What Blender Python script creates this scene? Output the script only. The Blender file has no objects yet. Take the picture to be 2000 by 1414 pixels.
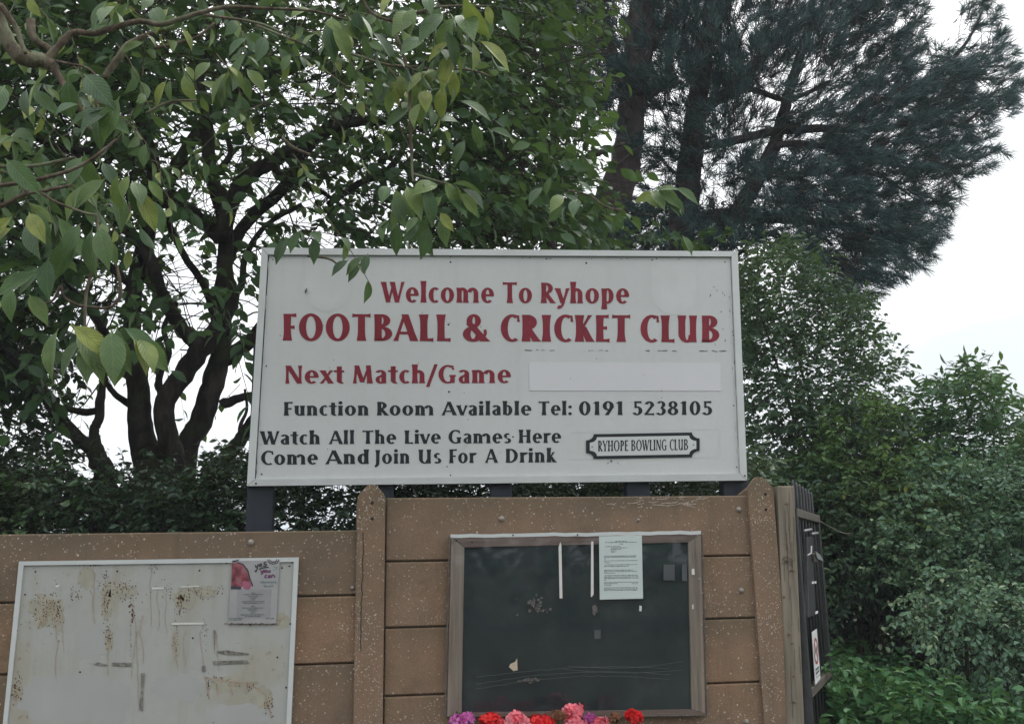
import bpy, math, random
import numpy as np
from mathutils import Matrix, Vector

SC = bpy.context.scene
COL = SC.collection
R = math.radians
random.seed(7)
rng = np.random.default_rng(11)

# ------------------------------------------------------------------ camera
F_PX, PITCH, YAW, ROLL = 1800.0, 0.2149, 0.1565, -0.0176
CAM = np.array([0.5550, -4.5400, 1.6])
_fw = np.array([math.sin(YAW)*math.cos(PITCH), math.cos(YAW)*math.cos(PITCH), math.sin(PITCH)])
_r = np.array([math.cos(YAW), -math.sin(YAW), 0.0])
_u = np.cross(_r, _fw)
RT = _r*math.cos(ROLL) + _u*math.sin(ROLL)
UP = -_r*math.sin(ROLL) + _u*math.cos(ROLL)
cam_d = bpy.data.cameras.new('camera')
cam_d.sensor_width = 36.0
cam_d.lens = F_PX/2000*36
cam_d.clip_start = 0.05
cam_d.clip_end = 3000
cam = bpy.data.objects.new('camera', cam_d)
COL.objects.link(cam)
m = Matrix.Identity(4)
for i in range(3):
    m[i][0], m[i][1], m[i][2], m[i][3] = RT[i], UP[i], -_fw[i], CAM[i]
cam.matrix_world = m
SC.camera = cam

# ------------------------------------------------------------------ world, sun, exposure
SUN_EL, SUN_AZ = 58.0, 35.0           # azimuth east of +Y (behind the pines), degrees
w = bpy.data.worlds.new('World'); SC.world = w; w.use_nodes = True
nt = w.node_tree; nt.nodes.clear()
sky = nt.nodes.new('ShaderNodeTexSky'); sky.sky_type = 'NISHITA'; sky.sun_disc = False
sky.sun_elevation = R(SUN_EL); sky.sun_rotation = R(SUN_AZ)
sky.air_density = 1.0; sky.dust_density = 5.0; sky.ozone_density = 1.0
hs = nt.nodes.new('ShaderNodeHueSaturation'); hs.inputs['Saturation'].default_value = 0.12
tc = nt.nodes.new('ShaderNodeTexCoord')
mp = nt.nodes.new('ShaderNodeMapping'); mp.inputs['Scale'].default_value = (1, 1, 3.5)
no = nt.nodes.new('ShaderNodeTexNoise'); no.inputs['Scale'].default_value = 2.3; no.inputs['Detail'].default_value = 5
rp = nt.nodes.new('ShaderNodeValToRGB')
rp.color_ramp.elements[0].position = .3; rp.color_ramp.elements[0].color = (5.5, 5.95, 6.35, 1)
rp.color_ramp.elements[1].position = .72; rp.color_ramp.elements[1].color = (11.2, 11.3, 11.5, 1)
mx = nt.nodes.new('ShaderNodeMix'); mx.data_type = 'RGBA'; mx.inputs[0].default_value = .82
bg = nt.nodes.new('ShaderNodeBackground'); bg.inputs['Strength'].default_value = 0.115
out = nt.nodes.new('ShaderNodeOutputWorld')
L = nt.links.new
L(sky.outputs[0], hs.inputs['Color']); L(tc.outputs['Generated'], mp.inputs[0]); L(mp.outputs[0], no.inputs['Vector'])
sx = nt.nodes.new('ShaderNodeSeparateXYZ'); L(tc.outputs['Generated'], sx.inputs[0])
ma = nt.nodes.new('ShaderNodeMath'); ma.operation = 'MULTIPLY_ADD'; ma.inputs[1].default_value = .75; ma.inputs[2].default_value = -.20   # the cloud thins overhead, greyer low down
L(sx.outputs[2], ma.inputs[0]); mb_ = nt.nodes.new('ShaderNodeMath'); mb_.operation = 'ADD'; L(ma.outputs[0], mb_.inputs[0]); L(no.outputs['Fac'], mb_.inputs[1])
L(mb_.outputs[0], rp.inputs[0]); L(hs.outputs[0], mx.inputs[6]); L(rp.outputs[0], mx.inputs[7])
L(mx.outputs[2], bg.inputs['Color']); L(bg.outputs[0], out.inputs[0])

sd = bpy.data.lights.new('sun', 'SUN'); sd.energy = 0.7; sd.angle = R(25); sd.color = (1, .97, .92)
sun = bpy.data.objects.new('sun', sd); COL.objects.link(sun)
dv = Vector((math.sin(R(SUN_AZ))*math.cos(R(SUN_EL)), math.cos(R(SUN_AZ))*math.cos(R(SUN_EL)), math.sin(R(SUN_EL))))
sun.rotation_euler = dv.to_track_quat('Z', 'Y').to_euler()
sun.location = (3, 6, 12)

SC.view_settings.view_transform = 'Standard'
SC.view_settings.look = 'None'
SC.view_settings.exposure = 0.58
SC.view_settings.gamma = 1.0
SC.render.engine = 'CYCLES'
SC.cycles.max_bounces = 8
SC.cycles.transparent_max_bounces = 12

# ------------------------------------------------------------------ helpers
def at(px, py, y):
    """point of the world on the plane Y = y that the photograph shows at pixel px, py"""
    d = _fw + RT*((px-1000)/F_PX) - UP*((py-707)/F_PX)
    return CAM + d*((y-CAM[1])/d[1])

def at_plane(px, py, p0, n):
    d = _fw + RT*((px-1000)/F_PX) - UP*((py-707)/F_PX)
    return CAM + d*(np.dot(np.asarray(p0)-CAM, n)/np.dot(d, n))

def at_arr(px, py, y):
    d = _fw[None] + RT[None]*((px-1000)/F_PX)[:, None] - UP[None]*((py-707)/F_PX)[:, None]
    return CAM[None] + d*((y-CAM[1])/d[:, 1])[:, None]

def ppm(y, px=1000, py=707):
    """pixels per metre at plane Y = y"""
    return F_PX/np.dot(at(px, py, y)-CAM, _fw)

BASE = {}
def empty(name, loc, label, cat, group=None, kind=None):
    o = bpy.data.objects.new(name, None); COL.objects.link(o)
    o.empty_display_size = .1
    o.location = loc
    BASE[o.name] = np.array(loc, float)
    return tag(o, label, cat, group, kind)

def tag(o, label=None, cat=None, group=None, kind=None):
    if label: o['label'] = label
    if cat: o['category'] = cat
    if group: o['group'] = group
    if kind: o['kind'] = kind
    return o

def build(name, V, faces, mat, parent=None, smooth=False, rnd=None, uv=None, loc=None):
    """faces: list of index tuples, or list of int arrays (n,k). vertices are world coordinates"""
    V = np.asarray(V, float)
    base = BASE[parent.name] if parent is not None else (np.zeros(3) if loc is None else np.array(loc, float))
    me = bpy.data.meshes.new(name)
    V = V - base
    arrs = []
    if len(faces) and isinstance(faces[0], np.ndarray):
        arrs = [a for a in faces if len(a)]
    else:
        byk = {}
        for f in faces: byk.setdefault(len(f), []).append(f)
        arrs = [np.array(v, dtype=np.int32) for v in byk.values()]
    me.vertices.add(len(V)); me.vertices.foreach_set('co', V.astype(np.float32).ravel())
    li = np.concatenate([a.ravel() for a in arrs]).astype(np.int32)
    sizes = np.concatenate([np.full(len(a), a.shape[1]) for a in arrs]).astype(np.int32)
    starts = np.concatenate([[0], np.cumsum(sizes)[:-1]]).astype(np.int32)
    me.loops.add(len(li)); me.loops.foreach_set('vertex_index', li)
    me.polygons.add(len(sizes)); me.polygons.foreach_set('loop_start', starts)
    try: me.polygons.foreach_set('loop_total', sizes)
    except Exception: pass
    me.update(calc_edges=True)
    me.polygons.foreach_set('use_smooth', np.full(len(sizes), bool(smooth)))
    if rnd is not None:
        a = me.attributes.new('rnd', 'FLOAT', 'POINT'); a.data.foreach_set('value', np.asarray(rnd, np.float32))
    if uv is not None:
        l = me.uv_layers.new(name='UVMap'); l.data.foreach_set('uv', np.asarray(uv, np.float32)[li].ravel())
    me.validate()
    me.materials.append(mat)
    o = bpy.data.objects.new(name, me); COL.objects.link(o)
    if parent is not None: o.parent = parent
    elif loc is not None: o.location = loc
    BASE[o.name] = base
    return o

class MB:
    """collects boxes, prisms, tubes in world coordinates"""
    def __init__(s): s.v = []; s.f = []
    def add(s, V, F):
        k = len(s.v); s.v += [tuple(p) for p in V]; s.f += [tuple(i+k for i in f) for f in F]
    def quad_prism(s, q, off, bev=0.0):
        """q: four corner points of the front face, off: vector from front to back"""
        q = [np.asarray(p, float) for p in q]; off = np.asarray(off, float)
        c = sum(q)/4
        if bev > 0:
            n = off/np.linalg.norm(off)
            ins = []
            for i in range(4):
                a = q[(i+1) % 4]-q[i]; b = q[i-1]-q[i]
                ins.append(q[i]+bev*a/np.linalg.norm(a)+bev*b/np.linalg.norm(b))
            V = ins+[p+n*bev for p in q]+[p+off for p in q]
            F = [(0, 1, 2, 3)]
            for k in (0, 4):
                for i in range(4):
                    j = (i+1) % 4; F.append((k+j, k+i, k+4+i, k+4+j))
            F.append((11, 10, 9, 8))
        else:
            V = q+[p+off for p in q]
            F = [(0, 1, 2, 3), (7, 6, 5, 4)]+[((i+1) % 4, i, i+4, (i+1) % 4+4) for i in range(4)]
        s.add(V, F)
    def box(s, lo, hi, bev=0.0):
        x0, y0, z0 = lo; x1, y1, z1 = hi
        s.quad_prism([(x0, y0, z0), (x1, y0, z0), (x1, y0, z1), (x0, y0, z1)], (0, y1-y0, 0), bev)
    def poly_prism(s, pts, off):
        n = len(pts); pts = [np.asarray(p, float) for p in pts]; off = np.asarray(off, float)
        s.add(pts+[p+off for p in pts], [tuple(range(n)), tuple(range(2*n-1, n-1, -1))]+[((i+1) % n, i, i+n, (i+1) % n+n) for i in range(n)])
    def tube(s, path, rad, n=8, cap=True):
        V, F = tube_geo(path, rad, n, cap); s.add(V, F)
    def dome(s, c, r, ax=(0, -1, 0), h=.6, n=10, rings=3):
        ax = np.asarray(ax, float); a = np.cross(ax, (0, 0, 1)); a /= np.linalg.norm(a); b = np.cross(ax, a)
        V = []; F = []
        for k in range(rings):
            t = k/rings*math.pi/2
            for i in range(n):
                p = 2*math.pi*i/n
                V.append(np.asarray(c)+ax*(r*h*math.sin(t))+(a*math.cos(p)+b*math.sin(p))*r*math.cos(t))
        V.append(np.asarray(c)+ax*r*h)
        for k in range(rings-1):
            for i in range(n):
                j = (i+1) % n; F.append((k*n+i, k*n+j, k*n+n+j, k*n+n+i))
        for i in range(n): F.append(((rings-1)*n+i, (rings-1)*n+(i+1) % n, rings*n))
        s.add(V, F)
    def build(s, name, mat, parent=None, smooth=False, loc=None):
        o = build(name, s.v, s.f, mat, parent, smooth, loc=loc)
        return o

def tube_geo(path, rad, n=8, cap=True):
    P = np.asarray(path, float); k = len(P)
    rad = np.full(k, rad) if np.isscalar(rad) else np.asarray(rad, float)
    T = np.gradient(P, axis=0); T /= np.linalg.norm(T, axis=1)[:, None]+1e-12
    ref = np.array([0.13, 0.97, 0.2]) if abs(T[0][1]) < .8 else np.array([1, 0.1, 0.1])
    V = []; F = []
    for i in range(k):
        a = np.cross(T[i], ref); a /= np.linalg.norm(a)+1e-12; b = np.cross(T[i], a)
        for j in range(n):
            p = 2*math.pi*j/n
            V.append(P[i]+(a*math.cos(p)+b*math.sin(p))*rad[i])
    for i in range(k-1):
        for j in range(n):
            F.append((i*n+j, i*n+(j+1) % n, (i+1)*n+(j+1) % n, (i+1)*n+j))
    if cap:
        F.append(tuple(range(n-1, -1, -1))); F.append(tuple(range((k-1)*n, k*n)))
    return V, F

def smooth_path(pts, per=6, jit=0.0, rg=None):
    """Catmull-Rom through rows (x,y,z,r)"""
    P = np.asarray(pts, float)
    Q = np.vstack([2*P[0]-P[1], P, 2*P[-1]-P[-2]])
    o = []
    for i in range(1, len(Q)-2):
        for k in range(per):
            t = k/per
            o.append(.5*((2*Q[i])+(-Q[i-1]+Q[i+1])*t+(2*Q[i-1]-5*Q[i]+4*Q[i+1]-Q[i+2])*t*t+(-Q[i-1]+3*Q[i]-3*Q[i+1]+Q[i+2])*t**3))
    o.append(P[-1]); o = np.array(o)
    if jit:
        o[1:-1, :3] += (rg or rng).normal(0, 1, (len(o)-2, 3))*(o[1:-1, 3:4]*jit)
    return o

# ------------------------------------------------------------------ materials
class NB:
    def __init__(s, name):
        s.m = bpy.data.materials.new(name); s.m.use_nodes = True
        s.t = s.m.node_tree; s.t.nodes.clear()
        s.o = s.n('ShaderNodeOutputMaterial'); s.b = s.n('ShaderNodeBsdfPrincipled')
        s.t.links.new(s.b.outputs[0], s.o.inputs[0])
        s.tc = s.n('ShaderNodeTexCoord')
    def n(s, t): return s.t.nodes.new(t)
    def l(s, a, b): s.t.links.new(a, b)
    def noise(s, scale, detail=4, rough=.55, vec=None, stretch=None):
        k = s.n('ShaderNodeTexNoise'); k.inputs['Scale'].default_value = scale; k.inputs['Detail'].default_value = detail; k.inputs['Roughness'].default_value = rough
        v = vec or s.tc.outputs['Object']
        if stretch:
            mp = s.n('ShaderNodeMapping'); mp.inputs['Scale'].default_value = stretch; s.l(v, mp.inputs[0]); v = mp.outputs[0]
        s.l(v, k.inputs['Vector']); return k.outputs['Fac']
    def vor(s, scale, feature='F1', rand=1.0):
        k = s.n('ShaderNodeTexVoronoi'); k.inputs['Scale'].default_value = scale; k.feature = feature
        s.l(s.tc.outputs['Object'], k.inputs['Vector']); return k
    def ramp(s, fac, stops):
        k = s.n('ShaderNodeValToRGB'); e = k.color_ramp.elements
        while len(e) < len(stops): e.new(.5)
        for i, (p, c) in enumerate(stops):
            e[i].position = p; e[i].color = tuple(c)+(1,) if len(c) == 3 else c
        s.l(fac, k.inputs[0]); return k.outputs[0]
    def mix(s, fac, a, b, mode='MIX'):
        k = s.n('ShaderNodeMix'); k.data_type = 'RGBA'; k.blend_type = mode
        for v, i in ((fac, 0), (a, 6), (b, 7)):
            if isinstance(v, (int, float)): k.inputs[i].default_value = v
            elif isinstance(v, tuple): k.inputs[i].default_value = v+(1,) if len(v) == 3 else v
            else: s.l(v, k.inputs[i])
        return k.outputs[2]
    def math(s, op, a, b=0.0, c=None):
        k = s.n('ShaderNodeMath'); k.operation = op
        for i, v in enumerate((a, b) if c is None else (a, b, c)):
            if isinstance(v, (int, float)): k.inputs[i].default_value = v
            else: s.l(v, k.inputs[i])
        return k.outputs[0]
    def bump(s, h, strength=.3, dist=.01):
        k = s.n('ShaderNodeBump'); k.inputs['Strength'].default_value = strength; k.inputs['Distance'].default_value = dist
        s.l(h, k.inputs['Height']); s.l(k.outputs[0], s.b.inputs['Normal'])
    def set(s, color=None, rough=.6, spec=.3, metal=0.0):
        if color is not None:
            if isinstance(color, tuple): s.b.inputs['Base Color'].default_value = color+(1,)
            else: s.l(color, s.b.inputs['Base Color'])
        if isinstance(rough, (int, float)): s.b.inputs['Roughness'].default_value = rough
        else: s.l(rough, s.b.inputs['Roughness'])
        s.b.inputs['Specular IOR Level'].default_value = spec
        s.b.inputs['Metallic'].default_value = metal
        return s.m

def mat_plain(name, c, rough=.6, spec=.3, metal=0, var=.12, scale=12, bump=0.0):
    k = NB(name)
    f = k.noise(scale, 5)
    lo = tuple(x*(1-var) for x in c); hi = tuple(min(1, x*(1+var)) for x in c)
    col = k.ramp(f, [(.3, lo), (.7, hi)])
    if bump: k.bump(k.noise(scale*8, 4), bump, .004)
    return k.set(col, rough, spec, metal)

def mat_concrete(name, speck=.5, seed=0.0, PEB=1.0):
    k = NB(name)
    big = k.noise(1.7+seed*.1, 5, .6)
    mid = k.noise(9, 6, .65)
    fine = k.noise(140, 3, .7)
    col = k.ramp(big, [(.3, (.172, .130, .092)), (.5, (.240, .166, .112)), (.7, (.312, .188, .118))])
    col = k.mix(.35, col, k.ramp(mid, [(.25, (.115, .098, .070)), (.48, (.240, .172, .124)), (.8, (.340, .250, .182))]))
    col = k.mix(.45, col, k.ramp(fine, [(.3, (.45, .44, .42)), (.7, (1.25, 1.22, 1.2))]), 'MULTIPLY')
    oi = k.n('ShaderNodeObjectInfo'); col = k.mix(1.0, col, k.ramp(oi.outputs['Random'], [(0, (.86, .88, .90)), (.5, (1, 1, 1)), (1, (1.12, 1.06, 1.0))]), 'MULTIPLY')
    # damp dark streaks
    st = k.noise(3.2, 4, .6, stretch=(3.0, 1, .35))
    col = k.mix(k.math('MULTIPLY', k.math('SMOOTH_MIN', 1, k.math('MAXIMUM', k.math('SUBTRACT', st, .56), 0), .1), 2.2), col, (.07, .065, .05))
    spz = k.n('ShaderNodeSeparateXYZ'); k.l(k.tc.outputs['Generated'], spz.inputs[0])
    alg = k.math('MULTIPLY', k.ramp(spz.outputs[2], [(.62, (0, 0, 0)), (1, (1, 1, 1))]), k.ramp(k.noise(4.5, 5, .65), [(.38, (0, 0, 0)), (.68, (1, 1, 1))]))
    col = k.mix(k.math('MULTIPLY', alg, .55), col, (.085, .085, .055))
    # exposed pale aggregate, in patches
    def specks(scale, lim, size, patch_scale, lo, hi):
        v = k.vor(scale)
        sep = k.n('ShaderNodeSeparateColor'); k.l(v.outputs['Color'], sep.inputs[0])
        pick = k.math('LESS_THAN', sep.outputs[0], k.math('MULTIPLY', k.n_ramp(patch_scale, lo, hi), lim))
        near = k.math('LESS_THAN', v.outputs['Distance'], k.math('MULTIPLY', sep.outputs[1], size))
        return k.math('MULTIPLY', pick, near), sep.outputs[2]
    def n_ramp(ps, lo, hi):
        f = k.noise(ps, 3, .5)
        mr = k.n('ShaderNodeMapRange'); mr.inputs['From Min'].default_value = lo; mr.inputs['From Max'].default_value = hi
        mr.inputs['To Min'].default_value = .035; k.l(f, mr.inputs['Value']); return mr.outputs[0]
    k.n_ramp = n_ramp
    s1, c1 = specks(88, speck, .46, 2.7, .43, .66)
    s2, c2 = specks(140, speck*1.2, .55, 4.3, .42, .66)
    peb = k.ramp(c1, [(0, (.30, .23, .17)), (.5, (.42, .36, .30)), (1, (.54, .50, .45))])
    col = k.mix(s2, col, k.mix(.3, peb, (.3, .22, .16)))
    col = k.mix(k.math('MULTIPLY', s1, PEB), col, peb)
    h = k.math('ADD', k.math('MULTIPLY', fine, .5), k.math('ADD', k.math('MULTIPLY', s1, .5), mid))
    k.bump(h, .55, .006)
    return k.set(col, .92, .15)

def mat_wood(name, a, b, scale=1.0, axis='z', rough=.8):
    k = NB(name)
    st = {'z': (22, 22, 1.1), 'x': (1.1, 22, 22)}[axis]
    g = k.noise(2.2*scale, 6, .6, stretch=st)
    g2 = k.noise(1.5, 4, .6)
    col = k.ramp(g, [(.26, tuple(x*.35 for x in a)), (.46, a), (.72, b)])
    col = k.mix(.35, col, k.ramp(g2, [(.3, tuple(x*.55 for x in a)), (.7, b)]))
    v = k.vor(4.5); kn = k.ramp(v.outputs['Distance'], [(.0, (.25, .2, .16)), (.06, (.5, .44, .38)), (.085, (.35, .3, .25)), (.12, (1, 1, 1))])
    col = k.mix(.8, col, kn, 'MULTIPLY')
    k.bump(g, .4, .004)
    return k.set(col, rough, .25)

def mat_leaf(name, stops, trans=.28, rough=.42, spec=.35, veins=False, tcol=(.22, .34, .06)):
    k = NB(name)
    at_ = k.n('ShaderNodeAttribute'); at_.attribute_name = 'rnd'
    col = k.ramp(at_.outputs['Fac'], stops)
    col = k.mix(.75 if veins else .5, col, k.ramp(k.noise(23, 4), [(.3, (.55, .58, .55)), (.7, (1.3, 1.25, 1.05))]), 'MULTIPLY')
    if veins:
        uv = k.n('ShaderNodeUVMap'); sp = k.n('ShaderNodeSeparateXYZ'); k.l(uv.outputs[0], sp.inputs[0])
        ax = k.math('ABSOLUTE', sp.outputs[0])
        ph = k.math('SUBTRACT', k.math('MULTIPLY', sp.outputs[1], 10.0), k.math('MULTIPLY', ax, 3.4))
        fr = k.math('ABSOLUTE', k.math('SUBTRACT', k.math('FRACT', ph), .5))
        vein = k.ramp(fr, [(0, (1, 1, 1)), (.09, (.25, .25, .25)), (.3, (0, 0, 0))])
        midr = k.ramp(ax, [(0, (1, 1, 1)), (.05, (.5, .5, .5)), (.1, (0, 0, 0))])
        vv = k.math('MAXIMUM', vein, midr)
        col = k.mix(k.math('MULTIPLY', vv, .5), col, (.16, .22, .07))
        edge = k.ramp(ax, [(.62, (0, 0, 0)), (1.0, (1, 1, 1))])
        yel = k.math('MULTIPLY', edge, k.ramp(at_.outputs['Fac'], [(.5, (0, 0, 0)), (1, (1, 1, 1))]))
        col = k.mix(k.math('MULTIPLY', yel, .55), col, (.24, .25, .05))
        k.bump(k.math('SUBTRACT', 1.0, vv), .5, .003)
    k.set(col, rough, spec)
    tr = k.n('ShaderNodeBsdfTranslucent'); k.l(k.mix(.5, col, tcol), tr.inputs[0])
    ms = k.n('ShaderNodeMixShader'); ms.inputs[0].default_value = trans
    k.l(k.b.outputs[0], ms.inputs[1]); k.l(tr.outputs[0], ms.inputs[2]); k.l(ms.outputs[0], k.o.inputs[0])
    return k.m

def mat_bark(name, a, b, scale=9, moss=None):
    k = NB(name)
    g = k.noise(scale, 7, .68, stretch=(1, 1, .4))
    col = k.ramp(g, [(.3, tuple(x*.4 for x in a)), (.5, a), (.72, b)])
    if moss: col = k.mix(k.ramp(k.noise(3.5, 5), [(.5, (0, 0, 0)), (.64, (.8, .8, .8))]), col, moss)
    k.bump(g, .9, .02)
    return k.set(col, .9, .15)

M = {}
M['concrete'] = mat_concrete('sandy_concrete', .22, 0, .8)
M['concrete_post'] = mat_concrete('pebbly_concrete', .62, 3)

# white painted sign board with faint mottling, dirt specks
def mat_board(name, c, dirt=.5, streak=0.0):
    k = NB(name)
    f = k.noise(1.6, 5, .55); f2 = k.noise(28, 5, .7)
    col = k.ramp(f, [(.3, tuple(x*.93 for x in c)), (.7, c)])
    col = k.mix(dirt*.3, col, k.ramp(f2, [(.25, (.72, .71, .69)), (.55, (1, 1, 1))]), 'MULTIPLY')
    sp = k.vor(55); s3 = k.n('ShaderNodeSeparateColor'); k.l(sp.outputs['Color'], s3.inputs[0])
    dot = k.math('MULTIPLY', k.math('LESS_THAN', s3.outputs[0], .012), k.math('LESS_THAN', sp.outputs['Distance'], .16))
    col = k.mix(dot, col, (.12, .11, .10))
    run = k.noise(2.2, 5, .6, stretch=(6, 1, .22)); col = k.mix(k.math('MULTIPLY', k.ramp(run, [(.52, (0, 0, 0)), (.72, (1, 1, 1))]), .16*dirt), col, (.30, .33, .29))
    if streak:
        st = k.noise(3.0, 6, .65, stretch=(4.5, 1, .28))
        blot = k.noise(2.6, 6, .6)
        m1 = k.ramp(st, [(.5, (0, 0, 0)), (.66, (1, 1, 1))])
        col = k.mix(k.math('MULTIPLY', m1, .33*streak), col, (.34, .30, .25))
        m2 = k.ramp(blot, [(.515, (0, 0, 0)), (.53, (1, 1, 1)), (.6, (.55, .55, .55))])
        col = k.mix(k.math('MULTIPLY', m2, .22*streak), col, (.33, .34, .34))
        rust = k.noise(30, 4, .6)
        zone = k.ramp(k.noise(3.4, 3, .5, stretch=(1.3, 1, .7)), [(.52, (0, 0, 0)), (.66, (1, 1, 1))])
        rm = k.math('MULTIPLY', zone, k.ramp(rust, [(.6, (0, 0, 0)), (.68, (1, 1, 1))]))
        col = k.mix(k.math('MULTIPLY', rm, .75*streak), col, (.13, .075, .035))
        col = k.mix(k.math('MULTIPLY', zone, .38*streak), col, (.33, .27, .16))
    return k.set(col, .45, .3)
M['sign_white'] = mat_board('sign_white', (.575, .590, .588), .5)
M['sign_patch'] = mat_board('patch_white', (.64, .638, .66), .15)
M['dirty_board'] = mat_board('stained_white', (0.421, 0.426, 0.400), .8, 1.0)
M['trim_white'] = mat_plain('white_trim', (0.558, 0.581, 0.577), .4, .4, var=.06, scale=6)
M['trim_shade'] = mat_plain('white_trim_shaded', (0.502, 0.521, 0.521), .4, .4, var=.08, scale=5)  # shade of the sloping bottom trim, put into a greyer white
M['gap_black'] = mat_plain('dark_gap', (.02, .02, .02), .8)
M['ink_red'] = mat_plain('red_vinyl', (.205, .013, .027), .5, .3, var=.14, scale=7)
M['ink_black'] = mat_plain('black_vinyl', (.012, .014, .020), .5, .3, var=.2, scale=7)
M['ghost'] = mat_plain('faded_mark', (.535, .558, .550), .5, .3, var=.04, scale=9)
M['ghost2'] = mat_plain('faded_mark_pale', (.558, .575, .572), .5, .3, var=.04, scale=9)
M['grime'] = mat_plain('grime', (.07, .068, .062), .9, .1, var=.5, scale=60)
M['grime_grey'] = mat_plain('old_tape_residue', (.20, .19, .17), .9, .1, var=.6, scale=70)
M['rust'] = mat_plain('rust_stain', (.12, .065, .04), .9, .1, var=.6, scale=90)
M['rust_pale'] = mat_plain('pale_rust', (.40, .30, .22), .9, .1, var=.25, scale=30)
M['post_steel'] = mat_plain('dark_blue_steel', (.020, .025, .036), .55, .35, var=.3, scale=6)
M['frame_wood'] = mat_wood('weathered_frame', (.25, .195, .160), (.37, .31, .26), 1.0, 'z')
M['frame_wood_x'] = mat_wood('weathered_frame_across', (.17, .115, .10), (.28, .21, .185), 1.0, 'x')
M['timber'] = mat_wood('grey_timber', (.20, .17, .13), (.31, .27, .215), .7, 'z')
k = NB('dark_felt')
c_ = k.ramp(k.noise(3, 5), [(.3, (.024, .031, .036)), (.7, (.048, .056, .062))])
sm = k.ramp(k.noise(5.5, 6, .65), [(.55, (0, 0, 0)), (.78, (.35, .35, .35))])  # paler bluish mottle stands in for reflections on the glazing
M['felt'] = k.set(k.mix(sm, c_, (.105, .112, .115)), .9, .1)
k = NB('perspex')
gl = k.n('ShaderNodeBsdfGlossy'); gl.inputs['Roughness'].default_value = .03
k.l(k.ramp(k.noise(4, 5), [(.3, (.8, .85, .85)), (.7, (1, 1, 1))]), gl.inputs[0])
tp = k.n('ShaderNodeBsdfTransparent'); tp.inputs[0].default_value = (.95, .96, .96, 1)
fr = k.n('ShaderNodeFresnel'); fr.inputs[0].default_value = 1.62
ms = k.n('ShaderNodeMixShader'); geo = k.n('ShaderNodeNewGeometry'); k.l(k.math('MULTIPLY', fr.outputs[0], k.math('SUBTRACT', 1.0, geo.outputs['Backfacing'])), ms.inputs[0]); k.l(tp.outputs[0], ms.inputs[1]); k.l(gl.outputs[0], ms.inputs[2]); k.l(ms.outputs[0], k.o.inputs[0])
M['perspex'] = k.m
M['paper_mint'] = mat_plain('pale_paper', (0.541, 0.615, 0.599), .75, .1, var=.04)
M['paper_white'] = mat_plain('white_paper', (0.666, 0.657, 0.630), .75, .1, var=.08, scale=30)
M['paper_tan'] = mat_plain('tan_paper', (.52, .44, .33), .75, .1, var=.15, scale=60)
M['print_grey'] = mat_plain('grey_print', (.16, .18, .18), .8, .1, var=.4, scale=150)
M['poster'] = mat_plain('laminated_poster', (0.352, 0.348, 0.352), .4, .3, var=.12, scale=9)
M['poster_purple'] = mat_plain('purple_ink', (.13, .03, .11), .5)
M['poster_pink'] = mat_plain('pink_ink', (.34, .11, .18), .5)
M['poster_teal'] = mat_plain('teal_ink', (.16, .23, .24), .5)
M['poster_dark'] = mat_plain('dark_ink', (.05, .045, .06), .5)
k = NB('poster_photo')
M['poster_photo'] = k.set(k.ramp(k.noise(26, 4), [(.32, (.04, .03, .035)), (.45, (.20, .045, .06)), (.58, (.30, .10, .12)), (.72, (.22, .15, .15))]), .5, .3)
M['bolt'] = mat_plain('dull_bolt', (.30, .27, .24), .5, .4, metal=.3, var=.3, scale=80)
M['screw'] = mat_plain('dark_screw', (.03, .028, .025), .6)
M['iron'] = mat_plain('black_iron', (.030, .031, .033), .42, .55, var=.4, scale=18, bump=.3)
M['iron_worn'] = mat_plain('worn_iron', (.105, .09, .075), .6, .35, var=.4, scale=30, bump=.3)
M['galv'] = mat_plain('galvanised', (.34, .35, .36), .45, .4, metal=.5, var=.2, scale=30)
M['sticker'] = mat_plain('sticker_white', (.75, .76, .76), .5)
M['sign_red'] = mat_plain('sign_red', (.36, .025, .03), .5)
M['bark_cherry'] = mat_bark('cherry_bark', (.040, .033, .031), (.10, .082, .074), 9, (.06, .07, .035))
M['bark_fore'] = mat_bark('lichen_bark', (.13, .10, .075), (.26, .22, .17), 30, (.23, .25, .16))
M['bark_twig'] = mat_plain('twig_bark', (.045, .037, .030), .85, .15, var=.3, scale=20)
M['bark_pine'] = mat_bark('pine_bark', (.055, .046, .044), (.115, .092, .084), 7)
M['soil'] = mat_plain('soil', (.04, .03, .022), .95, .1, var=.4, scale=10, bump=.8)

G1 = [(0, (.026, .066, .034)), (.4, (.045, .105, .046)), (.75, (.085, .160, .050)), (1, (.19, .25, .06))]
M['leaf_cherry'] = mat_leaf('cherry_leaf', G1, .3)
M['leaf_fore'] = mat_leaf('cherry_leaf_near', [(0, (.028, .072, .042)), (.35, (.050, .118, .058)), (.65, (.088, .165, .058)), (.85, (.15, .225, .06)), (1, (.26, .30, .07))], .24, .40, .4, True)
M['leaf_syc'] = mat_leaf('sycamore_leaf', [(0, (0.022, 0.063, 0.032)), (.5, (0.040, 0.106, 0.047)), (1, (0.100, 0.185, 0.052))], .25)
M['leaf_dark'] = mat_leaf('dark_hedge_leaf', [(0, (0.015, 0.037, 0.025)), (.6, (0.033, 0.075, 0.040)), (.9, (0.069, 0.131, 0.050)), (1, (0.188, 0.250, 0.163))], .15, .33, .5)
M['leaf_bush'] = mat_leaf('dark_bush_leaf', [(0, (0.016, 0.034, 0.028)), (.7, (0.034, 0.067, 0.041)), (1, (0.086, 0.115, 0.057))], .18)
M['leaf_small'] = mat_leaf('small_shrub_leaf', [(0, (0.041, 0.086, 0.062)), (.5, (0.077, 0.146, 0.086)), (.82, (0.138, 0.222, 0.096)), (1, (0.288, 0.336, 0.192))], .25)
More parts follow.
